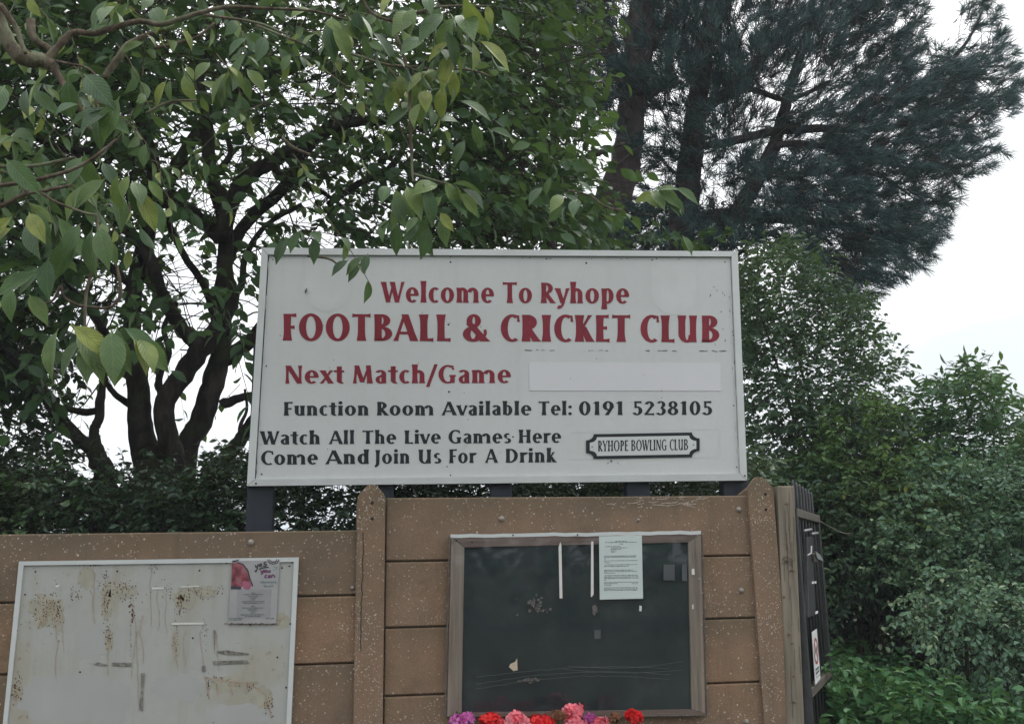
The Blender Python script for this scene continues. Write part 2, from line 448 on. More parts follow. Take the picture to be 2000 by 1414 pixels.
M['leaf_elder'] = mat_leaf('elder_leaf', [(0, (0.043, 0.110, 0.062)), (.5, (0.079, 0.178, 0.082)), (1, (0.168, 0.276, 0.102))], .28)
M['leaf_mixed'] = mat_leaf('hedge_leaf', [(0, (0.062, 0.142, 0.105)), (.5, (0.119, 0.230, 0.151)), (.82, (0.203, 0.324, 0.182)), (1, (0.378, 0.459, 0.297))], .22)
M['leaf_oak'] = mat_leaf('yellow_green_leaf', [(0, (0.060, 0.138, 0.057)), (.5, (0.125, 0.231, 0.075)), (.85, (0.237, 0.325, 0.081)), (1, (0.425, 0.338, 0.094))], .28)
M['leaf_nettle'] = mat_leaf('nettle_leaf', [(0, (0.040, 0.121, 0.053)), (.5, (0.073, 0.204, 0.079)), (1, (0.143, 0.286, 0.110))], .28)
M['needle'] = mat_leaf('pine_needle', [(0, (.030, .070, .078)), (.6, (.050, .104, .112)), (1, (.090, .150, .128))], .12, .5, .3, tcol=(.09, .15, .13))  # bluish lift in the needle colour stands in for veiling glare
M['rust_halo'] = mat_plain('rust_halo', (0.365, 0.347, 0.284), .6, .2, var=.12, scale=14)
M['rust_halo_deep'] = mat_plain('rust_halo_deep', (.335, .295, .22), .6, .2, var=.2, scale=20)
M['damp'] = mat_plain('damp_mark', (0.383, 0.389, 0.374), .6, .2, var=.05, scale=6)
M['grime_run'] = mat_plain('green_grime_run', (.505, .53, .505), .6, .2, var=.06, scale=30)
M['knot'] = mat_plain('knot_wood', (.10, .08, .06), .85, .15, var=.4, scale=60)
M['knot_pale'] = mat_plain('knot_ring', (.20, .165, .125), .85, .15, var=.3, scale=60)
M['leaf_ger'] = mat_leaf('geranium_leaf', [(0, (.03, .09, .03)), (1, (.08, .16, .05))], .2)
def mat_petal(n, a, b):
    return mat_leaf(n, [(0, a), (1, b)], .3, .5, .25, tcol=b)
M['petal_red'] = mat_petal('petal_red', (.70, .015, .022), (.85, .05, .05))
M['petal_pink'] = mat_petal('petal_pink', (.86, .13, .20), (.95, .34, .42))
M['petal_mag'] = mat_petal('petal_magenta', (.52, .08, .38), (.72, .24, .62))
M['petal_brown'] = mat_petal('petal_withered', (.20, .085, .045), (.30, .14, .08))


# ------------------------------------------------------------------ flared lettering, drawn stroke by stroke
class Pen:
    def __init__(s, T, t, F): s.T, s.t, s.F = T, t, F; s.s = []
    def _st(s, x0, y0, x1, y1, w, fa, fb, vert):
        n = 9; L_ = []; R_ = []
        for i in range(n):
            u = i/(n-1)
            k = 1+s.F*(fa*max(0, (0.38-u)/.38)**1.8+fb*max(0, (u-.62)/.38)**1.8)
            h = w*k/2; x = x0+(x1-x0)*u; y = y0+(y1-y0)*u
            if vert: L_.append((x-h, y)); R_.append((x+h, y))
            else: L_.append((x, y-h)); R_.append((x, y+h))
        s.s.append((L_, R_))
    def V(s, x0, y0, x1, y1, w, fa=1, fb=1): s._st(x0, y0, x1, y1, w, fa, fb, True)
    def H(s, x0, y0, x1, y1=None, w=None, fa=0, fb=0): s._st(x0, y0, x1, y0 if y1 is None else y1, w or s.t, fa, fb, False)
    def O(s, cx, cy, rx, ry, a0, a1, wx=None, wy=None, n=26):
        wx = wx or s.T; wy = wy or s.t; A = []; B = []
        for i in range(n+1):
            a = math.radians(a0+(a1-a0)*i/n)
            A.append((cx+rx*math.cos(a), cy+ry*math.sin(a))); B.append((cx+(rx-wx)*math.cos(a), cy+(ry-wy)*math.sin(a)))
        s.s.append((A, B))
    def D(s, x, y, r):
        s.s.append(([(x+r*math.cos(a), y+r*math.sin(a)) for a in np.linspace(0, math.pi, 9)], [(x+r*math.cos(-a), y+r*math.sin(-a)) for a in np.linspace(0, math.pi, 9)]))

XH = .73
def glyph(c, T, t, F):
    p = Pen(T, t, F); V, H, O = p.V, p.H, p.O; h = T/2; q = t/2; x = XH
    if c == 'A': V(.40, 1, .80-h*.6, 0, T*1.02, 0, .4); V(.37, .93, .08, 0, t*1.15, 0, 1.6); H(.2, .30, .62); w = .84
    elif c == 'B': V(.1+h, 0, .1+h, 1, T, .4, .4); O(.34, .76, .31, .245, -90, 90, T*.95, t); O(.34, .27, .38, .275, -90, 90, T, t); H(.1, 1-q, .35); H(.1, .53, .35); H(.1, q, .35); w = .76
    elif c == 'C': O(.46, .5, .41, .52, 58, 302, T, t); V(.66, .98, .68, .74, t*.8, 0, 1.2); w = .72
    elif c == 'D': V(.1+h, 0, .1+h, 1, T, .4, .4); O(.34, .5, .44, .5, -90, 90, T, t); H(.1, 1-q, .35); H(.1, q, .35); w = .84
    elif c == 'E': V(.1+h, 0, .1+h, 1, T, .4, .4); H(.12, 1-q, .54, w=t, fb=1.3); H(.12, .52, .48, w=t, fb=1.1); H(.12, q, .57, w=t, fb=1.4); w = .62
    elif c == 'F': V(.1+h, 0, .1+h, 1, T, .9, .4); H(.12, 1-q, .54, w=t, fb=1.4); H(.12, .50, .48, w=t, fb=1.2); w = .58
    elif c == 'G': O(.46, .5, .41, .52, 58, 318, T, t); V(.66, .98, .68, .76, t*.8, 0, 1.2); V(.76-h, .02, .76-h, .46, T*.92, 0, .6); H(.52, .46-q, .8); w = .86
    elif c == 'H': V(.1+h, 0, .1+h, 1, T); V(.76-h, 0, .76-h, 1, T); H(.15, .52, .7); w = .86
    elif c == 'I': V(.1+h, 0, .1+h, 1, T); w = .2+T
    elif c == 'J': V(.16+h, .02, .16+h, 1, T, 0, 1); O(.0, .05, .16+T, .33, -70, 0, T, t*1.2); w = .26+T
    elif c == 'K': V(.1+h, 0, .1+h, 1, T); V(.30, .47, .60, 1, t*1.1, 0, 1.4); V(.33, .56, .66-h*.4, 0, T*1.05, 0, .5); w = .72
    elif c == 'L': V(.1+h, 0, .1+h, 1, T, .4, 1); H(.12, q, .56, w=t, fb=1.5); w = .60
    elif c == 'M': V(.14, 0, .2, 1, t*1.1, 1.5, .2); V(.22, 1, .47, .06, T*.98, .2, 0); V(.49, .06, .76, 1, t, 0, .2); V(.83-h, 1, .90-h, 0, T, 0, .7); w = .98
    elif c == 'N': V(.15, 0, .15, 1, t*1.1, 1.5, .4); V(.18, 1, .66, 0, T*1.05, .2, 0); V(.68, 0, .68, 1, t*1.1, .2, 1.5); w = .82
    elif c == 'O': O(.47, .5, .42, .52, 0, 360, T, t, 40); w = .94
    elif c == 'P' or c == 'R':
        V(.1+h, 0, .1+h, 1, T, .8, .4); O(.28, .72, .33, .28, -90, 90, T, t); H(.1, 1-q, .29); H(.1, .44+q, .29); w = .64
        if c == 'R': V(.30, .47, .66-h*.4, 0, T*1.05, 0, .5); w = .72
    elif c == 'S': O(.34, .745, .26, .275, 50, 270, T*.9, t*1.1); O(.32, .25, .28, .27, -140, 90, T*.9, t*1.1); w = .66
    elif c == 'T': V(.36, 0, .36, 1, T, 1, 0); H(.04, 1-q, .36, w=t, fa=1.5); H(.36, 1-q, .68, w=t, fb=1.5); w = .72
    elif c == 'U': V(.1+h, .32, .1+h, 1, T, 0, .9); O(.41, .34, .31, .36, 180, 345, T, t); V(.74-h*.9, 0, .74-h*.9, 1, T*.9, .5, .9); w = .86
    elif c == 'W': V(.10, 1, .32, 0, T, .7, 0); V(.34, 0, .56, .98, t, 0, .3); V(.50, 1, .72, 0, T, .5, 0); V(.74, 0, .98, 1, t*1.1, 0, 1.4); w = 1.06
    elif c == 'Y': V(.08, 1, .34, .44, T, .8, 0); V(.66, 1, .38, .44, t*1.1, 1.4, 0); V(.36, 0, .36, .5, T, 1, 0); w = .72
    elif c == '&': O(.38, .76, .23, .26, 0, 360, T*.75, t); O(.36, .27, .33, .29, 95, 385-30, T, t*1.1); V(.26, .66, .80-h*.4, 0, T*1.05, 0, .7); O(.5, .33, .30, .3, -45, 25, t, t); w = .88
    elif c == 'a': O(.27, .52, .25, .225, 0, 150, T*.95, t); V(.52-h, 0, .52-h, .53, T, .4, 0); O(.29, .21, .23, .225, 75, 300, T*.85, t); H(.26, .42, .5); w = .58
    elif c == 'b': V(.08+h, .04, .08+h, 1.05, T, 0, .8); O(.33, x/2, .27, x/2+.015, -150, 150, T, t); w = .66
    elif c == 'c': O(.33, x/2, .28, x/2+.015, 52, 308, T, t); w = .54
    elif c == 'd': V(.60-h, 0, .60-h, 1.05, T, .4, .8); O(.33, x/2, .27, x/2+.015, 30, 330, T, t); w = .68
    elif c == 'e': O(.34, x/2, .29, x/2+.015, 0, 312, T, t); H(.14, .37, .62); w = .66
    elif c == 'g': O(.33, x/2+.04, .27, x/2-.02, 0, 360, T, t); V(.60-h, -.1, .60-h, x, T, 0, .3); O(.33, -.08, .27, .2, 190, 360, T, t); w = .68
    elif c == 'h': V(.08+h, 0, .08+h, 1.05, T, .8, .8); O(.34, .44, .26, .30, 0, 160, T, t*1.35); V(.60-h, 0, .60-h, .45, T, .8, 0); w = .68
    elif c == 'i': V(.08+h, 0, .08+h, x, T, .8, .8); p.D(.08+h, .93, T*.56); w = .16+T
    elif c == 'k': V(.08+h, 0, .08+h, 1.05, T, .8, .8); V(.26, .34, .46, x, t*1.1, 0, 1.5); V(.28, .42, .56-h*.3, 0, T, 0, .6); w = .60
    elif c == 'l': V(.08+h, 0, .08+h, 1.05, T, .8, .8); w = .16+T
    elif c == 'm': V(.08+h, 0, .08+h, x, T, .8, .8); O(.33, .44, .25, .30, 0, 160, T, t*1.35); V(.58-h, 0, .58-h, .45, T, .8, 0); O(.78, .44, .26, .30, 0, 160, T, t*1.35); V(1.04-h, 0, 1.04-h, .45, T, .8, 0); w = 1.12
    elif c == 'n': V(.08+h, 0, .08+h, x, T, .8, .8); O(.34, .44, .26, .30, 0, 160, T, t*1.35); V(.60-h, 0, .60-h, .45, T, .8, 0); w = .68
    elif c == 'o': O(.35, x/2, .30, x/2+.015, 0, 360, T, t, 36); w = .70
    elif c == 'p': V(.08+h, -.28, .08+h, x, T, .8, .8); O(.33, x/2, .27, x/2+.015, -150, 150, T, t); w = .66
    elif c == 'r': V(.08+h, 0, .08+h, x, T, .8, .8); O(.40, .46, .24, .28, 55, 150, T, t*1.5); w = .50
    elif c == 's': O(.26, .545, .20, .20, 40, 265, T*.8, t*1.05); O(.25, .185, .22, .20, -145, 85, T*.8, t*1.05); w = .50
    elif c == 't': V(.14+h, .1, .14+h, .95, T, 0, 0); H(.02, x-q, .44); O(.36, .2, .22+h*0, .215, 180, 290, T*.95, t); w = .46
    elif c == 'u': V(.08+h, .25, .08+h, x, T, 0, .8); O(.34, .28, .26, .295, 180, 330, T, t); V(.60-h, 0, .60-h, x, T, .5, .8); w = .68
    elif c == 'v': V(.09, x, .31, 0, T*.98, .8, 0); V(.33, 0, .54, x, t*1.1, 0, 1.5); w = .60
    elif c == 'w': V(.09, x, .26, 0, T*.95, .8, 0); V(.28, 0, .45, x, t, 0, .3); V(.42, x, .58, 0, T*.95, .5, 0); V(.6, 0, .78, x, t*1.1, 0, 1.4); w = .84
    elif c == 'x': V(.12, x, .48, 0, T*1.02, .5, .5); V(.08, 0, .5, x, t*1.1, 1.2, 1.2); w = .58
    elif c == 'y': V(.09, x, .33, .0, T*.98, .8, 0); V(.55, x, .30, -.14, t*1.15, 1.5, 0); O(.14, -.1, .2, .17, 250, 350, t*1.4, t*1.6); w = .60
    elif c == '0': O(.36, .5, .30, .52, 0, 360, T, t, 36); w = .72
    elif c == '1': V(.28, 0, .28, 1, T, .6, .1); V(.24, .98, .1, .84, t, 0, 0); w = .52
    elif c == '2': O(.33, .71, .27, .30, -15, 160, T, t*1.1); V(.48, .66, .14, .06, t*1.7, 0, 0); H(.06, q*1.1, .6, w=t*1.15, fb=1.0); w = .66
    elif c == '3': O(.31, .76, .25, .26, -90, 150, T*.9, t); O(.29, .27, .30, .29, -150, 90, T, t); w = .64
    elif c == '5': V(.16+q, .5, .16+q, 1, t*1.2, 0, 0); H(.14, 1-q*1.2, .54, w=t*1.3, fb=.6); O(.29, .31, .30, .33, -150, 120, T, t); w = .64
    elif c == '8': O(.34, .755, .25, .26, 0, 360, T*.85, t, 32); O(.34, .265, .30, .28, 0, 360, T, t, 32); w = .68
    elif c == '9': O(.34, .68, .29, .34, 0, 360, T, t, 32); V(.56, .62, .26, -.01, t*1.9, 0, .3); w = .68
    elif c == ':': p.D(.16, .1, T*.52); p.D(.16, .60, T*.52); w = .32
    elif c == '/': V(.06, -.2, .42, 1.06, t*1.5, 0, 0); w = .48
    elif c == '.': p.D(.12, .08, T*.45); w = .24
    else: w = .35
    return w, p.s

def lettering(name, words_, S, mat, parent, cap, T=.23, t=.10, F=.45, off=.0015, base=None, gap=.0):
    """words_: (text, px left, px right); base: ((px, py), (px, py)) of the baseline; cap: cap height in pixels; S(px, py, off) -> world"""
    (ax, ay), (bx, by) = base
    V = []; Fq = []
    n_st = 0
    for txt, x0, x1 in words_:
        gs = []; X = 0
        lo, hi = 1e9, -1e9
        for ch in txt:
            w_, st = glyph(ch, T, t, F)
            for A, B in st:
                for P_ in A+B: lo = min(lo, P_[0]+X); hi = max(hi, P_[0]+X)
            gs.append((X, st)); X += w_+gap
        for X0, st in gs:
            for A, B in st:
                n_st += 1
                o_ = off+.00012*(n_st % 5)
                k0 = len(V)
                for a, b in zip(A, B):
                    for P_ in (a, b):
                        px = x0+(P_[0]+X0-lo)/(hi-lo)*(x1-x0)
                        py = ay+(by-ay)*(px-ax)/(bx-ax)-P_[1]*cap
                        V.append(S(px, py, o_))
                for i in range(len(A)-1):
                    j = k0+2*i; Fq.append((j, j+1, j+3, j+2))
    # every quad faces the reader
    V = np.array(V); Q = np.array(Fq)
    nrm = np.cross(V[Q[:, 1]]-V[Q[:, 0]], V[Q[:, 2]]-V[Q[:, 0]])
    flip = (nrm*(CAM-V[Q[:, 0]])).sum(1) < 0
    Q[flip] = Q[flip][:, ::-1]
    return build(name, V, [Q], mat, parent)

def px_poly(S, pts, off):
    return [S(x, y, off) for x, y in pts]

def decals(name, S, polys, mat, parent, off):
    V = []; Fc = []
    for i, pg in enumerate(polys):
        k0 = len(V); c = np.mean(pg, axis=0)
        V += [S(x, y, off+.0001*(i % 7)) for x, y in pg]; f = tuple(range(k0, k0+len(pg)))
        a = np.array(V[k0]); n_ = np.cross(np.array(V[k0+1])-a, np.array(V[k0+2])-a)
        Fc.append(f if np.dot(n_, CAM-a) > 0 else f[::-1])
    return build(name, V, Fc, mat, parent)

def blob(cx, cy, rx, ry, rg, n=9, j=.35, rot=0.0):
    o = []
    for i in range(n):
        a = 2*math.pi*i/n; r_ = 1+rg.normal(0, j*.5)
        x_, y_ = rx*r_*math.cos(a), ry*r_*math.sin(a)
        o.append((cx+x_*math.cos(rot)-y_*math.sin(rot), cy+x_*math.sin(rot)+y_*math.cos(rot)))
    return o

def strokes_px(paths, w):
    """thin hand-drawn strokes -> list of quads"""
    o = []
    for p_ in paths:
        for (x0, y0), (x1, y1) in zip(p_[:-1], p_[1:]):
            L_ = math.hypot(x1-x0, y1-y0)+1e-6; nx, ny = -(y1-y0)/L_*w/2, (x1-x0)/L_*w/2
            ex, ey = (x1-x0)/L_*w*.25, (y1-y0)/L_*w*.25
            o.append([(x0-ex+nx, y0-ey+ny), (x1+ex+nx, y1+ey+ny), (x1+ex-nx, y1+ey-ny), (x0-ex-nx, y0-ey-ny)])
    return o

def text_rows(rows, rg, word=9.0, h=2.0, gap=2.2):
    """illegible small print: word-long dashes. rows: (x0, x1, y, slope)"""
    o = []
    for x0, x1, y, sl in rows:
        x_ = x0
        while x_ < x1-1:
            w_ = min(x1-x_, word*rg.uniform(.4, 1.5)); yy = y+sl*(x_-x0)
            hh = h*rg.uniform(.75, 1.1)
            o.append([(x_, yy), (x_+w_, yy+sl*w_), (x_+w_, yy+sl*w_+hh), (x_, yy+hh)])
            x_ += w_+gap
    return o

# ------------------------------------------------------------------ ground
k = NB('earth')
c_ = k.ramp(k.noise(.8, 6, .6), [(.3, (.045, .042, .028)), (.55, (.06, .075, .03)), (.75, (.09, .08, .055))])
k.bump(k.noise(14, 5), .7, .03); M['earth'] = k.set(c_, .95, .1)
k = NB('asphalt')
c_ = k.mix(.5, k.ramp(k.noise(1.2, 5), [(.3, (.035, .035, .035)), (.7, (.062, .060, .057))]), k.ramp(k.noise(180, 3), [(.3, (.5, .5, .5)), (.7, (1.5, 1.5, 1.5))]), 'MULTIPLY')
k.bump(k.noise(160, 3), .5, .004); M['asphalt'] = k.set(c_, .9, .2)
g = MB(); g.add([(-600, -600, 0), (600, -600, 0), (600, 600, 0), (-600, 600, 0)], [(0, 1, 2, 3)])
tag(g.build('ground', M['earth']), kind='structure')
g = MB(); g.box((-40, -4.2, -.1), (40, -.45, .004)); tag(g.build('pavement', M['asphalt']), kind='structure')

# ------------------------------------------------------------------ concrete post-and-panel fence
Z_R = 1.9195           # top of the panels right of the middle post
XL, XR = at(728, 1100, 0)[0], at(1495, 1100, 0)[0]
PH = .3050
Z_L = at(640, 1036, 0)[2]
fence = empty('concrete_fence', (XL, 0, 0), 'long brown post-and-panel concrete fence with pebble-flecked posts and stepped top, carrying the notice boards', 'fence')
PANELS = []
def panel_at(q):
    for x0, x1, za, zb, o in PANELS:
        if x0-.05 <= q[0] <= x1+.05 and za-.01 <= q[2] <= zb+.01: return o
    return fence
def panel_row(x0, x1, ztop):
    z = ztop; i = 0
    while z > .02:
        zb = max(z-PH+.007, -.05); p = MB()
        dy = random.uniform(-.003, .003)
        p.box((x0, dy, zb), (x1, .055+dy, z), .006)
        if zb > .03: p.box((x0, .030, zb-.02), (x1, .048, zb+.002))
        pn = p.build('panel', M['concrete'], fence); PANELS.append((x0, x1, zb, z, pn))
        z -= PH; i += 1
SPAN = XR-XL
panel_row(XL+.06, XR-.05, Z_R)
panel_row(XL-SPAN+.06, XL-.06, Z_L)
panel_row(XL-2*SPAN+.06, XL-SPAN-.06, Z_L-.15)

def concrete_post(pxl0, pxr0, py0, pxl1, pxr1, py1, apex, shoulder, yf=-.028):
    a = at(pxl0, py0, yf); b = at(pxr0, py0, yf); c = at(pxl1, py1, yf); d = at(pxr1, py1, yf)
    w_ = (b[0]-a[0]+d[0]-c[0])/2; cx = (a[0]+b[0]+c[0]+d[0])/4
    za = at((pxl0+pxr0)/2, apex, yf)[2]; zs = at((pxl0+pxr0)/2, shoulder, yf)[2]
    return cx, w_, za, zs
def build_post(cx, w_, za, zs, yf=-.028):
    p = MB()
    h = w_/2; t_ = .012
    prof = [(cx-h, 0), (cx+h, 0), (cx+h, zs), (cx+h*.84, zs+(za-zs)*.32), (cx+t_*1.5, za), (cx-t_*1.5, za), (cx-h*.84, zs+(za-zs)*.32), (cx-h, zs)]
    p.poly_prism([(x_, yf, z_) for x_, z_ in prof], (0, .026, 0))
    prof2 = [(cx-h-.006, -.02), (cx+h+.012, -.02), (cx+h+.012, zs-.01), (cx+.02+t_, za-.025), (cx+.02-t_, za-.025), (cx-h-.006, zs-.02)]
    p.poly_prism([(x_, .058, z_) for x_, z_ in prof2], (0, .05, 0))
    p.box((cx-.055, -.0015, 0), (cx+.055, .0575, zs-.03))
    return p.build('post', M['concrete_post'], fence)
cx1, w1, za1, zs1 = concrete_post(702, 757, 990, 686, 743, 1410, 946, 971)
post1 = build_post(cx1, w1, za1, zs1)
cx2, w2, za2, zs2 = concrete_post(1468, 1519, 980, 1487, 1538, 1410, 931, 955)
post2 = build_post(cx2, w2, za2, zs2)
build_post(cx1-SPAN, w1, Z_L+.06, Z_L+.01)
build_post(cx1-2*SPAN, w1, Z_L-.1, Z_L-.15)
# bolt heads of the board fixings, nail holes in the posts
for bx_, by_, r_ in ((980, 1013, .0125), (1443, 995, .012), (1448, 1153, .012), (490, 1059, .013), (1458, 1409, .012), (688, 1148, .008), (1247, 1015, .007)):
    b = MB(); b.dome(at(bx_, by_, -.003), r_*1.2, h=.85); b.build('bolt', M['bolt'], panel_at(at(bx_, by_, 0)), True)
for bx_, by_ in ((727, 982), (727, 1013), (1495, 965), (1496, 995)):
    b = MB(); b.dome(at(bx_, by_, -.0285), .008, h=.12); b.build('nail_hole', M['gap_black'], post1 if bx_ < 1000 else post2, True)
# crack running down the middle post
rg = np.random.default_rng(5); pth = []
for i in range(26):
    f_ = i/25; pth.append((710-6*f_+rg.normal(0, .9), 1040+230*f_))
decals('crack', lambda x, y, o: at(x, y, -.0282-o), strokes_px([pth], 1.5), M['gap_black'], post1, .001)
# pale scratches across the top panel
sc = []
for i in range(26):
    x_ = rg.uniform(1185, 1362); y_ = 985+rg.normal(0, 5.5)-.02*(x_-1185); L_ = rg.uniform(4, 26)
    sc.append([(x_, y_), (x_+L_*.5, y_+rg.normal(0, 1.2)), (x_+L_, y_+rg.normal(0, 2)-.3)])
M['scratch'] = mat_plain('pale_scratch', (.42, .36, .30), .9, .1, var=.3, scale=60)
decals('scratch', lambda x, y, o: at(x, y, -.0035-o), strokes_px(sc, 1.3), M['scratch'], panel_at(at(1270, 990, 0)), .001)

# weathered timber gate post
zt = at(1538, 949, -.035)[2]
xa, xb = at(1521, 1000, -.035)[0], at(1553.5, 1000, -.035)[0]
xa2, xb2 = at(1537.5, 1400, -.035)[0], at(1571, 1400, -.035)[0]
tp_ = empty('timber_gate_post', ((xa+xb)/2, .0, 0), 'weathered grey timber post with knots, between the end concrete post and the iron gate', 'gate post')
b = MB(); za_ = at(1538, 1000, -.035)[2]; zb_ = at(1550, 1400, -.035)[2]
def xl(z): return xa+(xa2-xa)*(za_-z)/(za_-zb_)
def xr(z): return xb+(xb2-xb)*(za_-z)/(za_-zb_)
b.quad_prism([(xl(0), -.035, 0), (xr(0), -.035, 0), (xr(zt), -.035, zt), (xl(zt), -.035, zt)], (0, .10, 0), .004)
shaft = b.build('post_shaft', M['timber'], tp_)
TPp = lambda x, y, o: at(x, y, -.0352-o)
rk = np.random.default_rng(31); rings = []; cores = []
for kx, ky, rx, ry in ((1534, 985, 5, 3.5), (1537, 1096, 10, 6), (1546, 1115, 8, 5), (1531, 1166, 3.2, 3.2), (1541, 1240, 5, 6), (1545, 1256, 5, 2.5), (1551, 1321, 3, 3), (1550, 1372, 7, 5), (1534, 1062, 3, 2)):
    rings.append(blob(kx, ky, rx*1.25, ry*1.3, rk, 16, .18)); cores.append(blob(kx+rk.normal(0, .6), ky, rx*.55, ry*.5, rk, 12, .3))
decals('knot_ring', TPp, rings, M['knot_pale'], shaft, .0006)
decals('knot', TPp, cores, M['knot'], shaft, .0014)
ck = []
for i in range(16):
    y0 = rk.uniform(955, 1380); f_ = (y0-950)/450; x0 = 1521+18*f_+rk.uniform(3, 29); L_ = rk.uniform(25, 110)
    ck.append([(x0+L_*q/6*.04+rk.normal(0, .35), y0+L_*q/6) for q in range(7)])
ck += [[(1528, 1090+q*3+rk.normal(0, .5)), (1536, 1087+q*3), (1544, 1090+q*3.2), (1549, 1097+q*3)] for q in range(5)]
decals('crack', TPp, strokes_px([[(x, min(y, 1410)) for x, y in c_] for c_ in ck], .8), M['knot'], shaft, .0018)

# ------------------------------------------------------------------ welcome sign on its posts
SYAW = -.030
sd_ = np.array([math.cos(SYAW), math.sin(SYAW), 0]); sn = np.array([-math.sin(SYAW), math.cos(SYAW), 0])
sp0 = at(482, 949, .19)
def S(px, py, off=0.0): return at_plane(px, py, sp0-sn*off, sn)
sign = empty('welcome_sign', S(970, 943), 'large white club welcome board with red and black lettering, raised above the concrete fence', 'sign')
OUT = [(482, 949), (1459.5, 938), (1441, 491), (511, 484)]          # bottom left, bottom right, top right, top left
INN = [(497, 936), (1446, 925), (1429, 501), (523, 497)]
b = MB(); b.quad_prism([S(*p) for p in OUT], sn*.022); b.build('board', M['sign_white'], sign)
for i, nm in ((0, 'trim_shade'), (1, 'trim_white'), (2, 'trim_white'), (3, 'trim_white')):
    j = (i+1) % 4; b = MB()
    o_ = .016
    q = [S(*OUT[i], o_), S(*OUT[j], o_), S(*INN[j], o_), S(*INN[i], o_)]
    # butt the mitres with a hair of a gap
    d_ = (q[1]-q[0])/np.linalg.norm(q[1]-q[0])*.0012
    q = [q[0]+d_, q[1]-d_, q[2]-d_, q[3]+d_]
    b.quad_prism(q, sn*.0158); b.build('frame_trim', M[nm], sign)
for i in (1, 2, 3):
    j = (i+1) % 4; c = (970, 715); sh = lambda p: (p[0]+(2.6 if p[0] < c[0] else -2.6), p[1]+(2.4 if p[1] < c[1] else -2.2))
    decals('frame_shadow_line', S, [[INN[i], INN[j], sh(INN[j]), sh(INN[i])]], M['gap_black'], sign, .0008)  # black strip drawn for the shadow line along the frame's inner edge
# support posts behind, down to the ground
for x0, x1, dpt in ((482, 534, .075), (738, 769, .06), (958, 1000, .06), (1224, 1270, .06), (1414, 1464, .07)):
    a = S(x0, 965, -.0235); c = S(x1, 965, -.0235); b = MB()
    b.quad_prism([(a[0], a[1], .0), (c[0], c[1], .0), (c[0], c[1], 2.72), (a[0], a[1], 2.72)], sn*dpt, .004)
    b.build('support_post', M['post_steel'], sign)
B_ = [((745, 590.5), (1229, 593)), ((553, 665), (1404, 668.5)), ((557, 749), (998, 748)), ((554, 811.5), (1390, 810)), ((508, 868), (1096, 864.5)), ((510, 907.5), (1088, 902.5))]
lettering('lettering_red', [('Welcome', 743, 965), ('To', 982, 1039), ('Ryhope', 1056, 1229)], S, M['ink_red'], sign, 40, .21, .10, .40, base=B_[0])
lettering('lettering_red', [('FOOTBALL', 552, 880), ('&', 904, 958), ('CRICKET', 978, 1231), ('CLUB', 1251, 1405)], S, M['ink_red'], sign, 52, .25, .10, .36, base=B_[1])
lettering('lettering_red', [('Next', 557, 672), ('Match/Game', 689, 998)], S, M['ink_red'], sign, 35, .21, .10, .40, base=B_[2])
lettering('lettering_black', [('Function', 554, 720), ('Room', 736, 847), ('Available', 862, 1038), ('Tel:', 1052, 1117), ('0191', 1131, 1216), ('5238105', 1235, 1391)], S, M['ink_black'], sign, 26.5, .21, .10, .40, base=B_[3])
lettering('lettering_black', [('Watch', 507, 625), ('All', 642, 692), ('The', 708, 774), ('Live', 790, 861), ('Games', 876, 998), ('Here', 1013, 1096)], S, M['ink_black'], sign, 26, .21, .10, .40, base=B_[4])
lettering('lettering_black', [('Come', 510, 621), ('And', 635, 721), ('Join', 731, 800), ('Us', 817, 862), ('For', 877, 932), ('A', 947, 973), ('Drink', 988, 1088)], S, M['ink_black'], sign, 27, .21, .10, .40, base=B_[5])
decals('blank_patch', S, [[(1034, 763), (1408, 763.5), (1407, 708.5), (1033, 707.5)]], M['sign_patch'], sign, .0022)
# faint marks of two old shields
def shield(cx, cy, w_, h_, in_=0.0):
    o = []
    for i in range(15):
        a = math.pi*i/14; o.append((cx-(w_-in_)*math.cos(a), cy+h_*.18+(h_*.5-in_)*math.sin(a)))
    return o+[(cx+w_-in_, cy-h_*.5+in_), (cx-w_+in_, cy-h_*.5+in_)]
decals('faded_shield', S, [shield(640, 545, 49, 96)], M['ghost'], sign, .0008)
decals('faded_shield', S, [shield(640, 545, 49, 96, 5)], M['ghost2'], sign, .0012)
decals('faded_shield', S, [shield(1316, 552, 44, 92)], M['ghost2'], sign, .0008)
rg = np.random.default_rng(3); pol = []
for i in range(70):
    x_ = rg.uniform(1028, 1415)
    if rg.random() < .75*(.5+.5*math.sin(x_*.05)): pol.append(blob(x_, 683.8+.004*(x_-1028)+rg.normal(0, .5), rg.uniform(1.5, 6), rg.uniform(.5, 1.0), rg, 7))
for i in range(14): pol.append(blob(rg.uniform(1385, 1432), rg.uniform(560, 700), .8, rg.uniform(.8, 2.4), rg, 6))
for i in range(16): pol.append(blob(rg.uniform(1020, 1430), 503+rg.normal(0, 3), rg.uniform(.7, 2.4), rg.uniform(.7, 1.3), rg, 6))
for i in range(9): pol.append(blob(rg.uniform(1185, 1215), rg.uniform(893, 905), rg.uniform(.6, 3.4), rg.uniform(.5, 1.2), rg, 6, rot=rg.uniform(0, 3)))
for i in range(30):
    x_, y_ = [(514, rg.uniform(520, 600)), (1434+rg.normal(0, 2), rg.uniform(520, 720)), (rg.uniform(525, 1430), 499.5)][rg.integers(0, 3)]
    pol.append(blob(x_, y_, .7, 1.6, rg, 6))
decals('grime', S, pol, M['grime'], sign, .0165 if False else .0020)
runs = []
for i in range(34):
    y_ = rg.uniform(520, 930); f_ = (y_-500)/440; x_ = (524-26*f_ if rg.random() < .6 else 1429+16*f_-4); runs.append(blob(x_+rg.uniform(-1, 3), y_, rg.uniform(1, 3.5), rg.uniform(4, 16), rg, 10, .3))
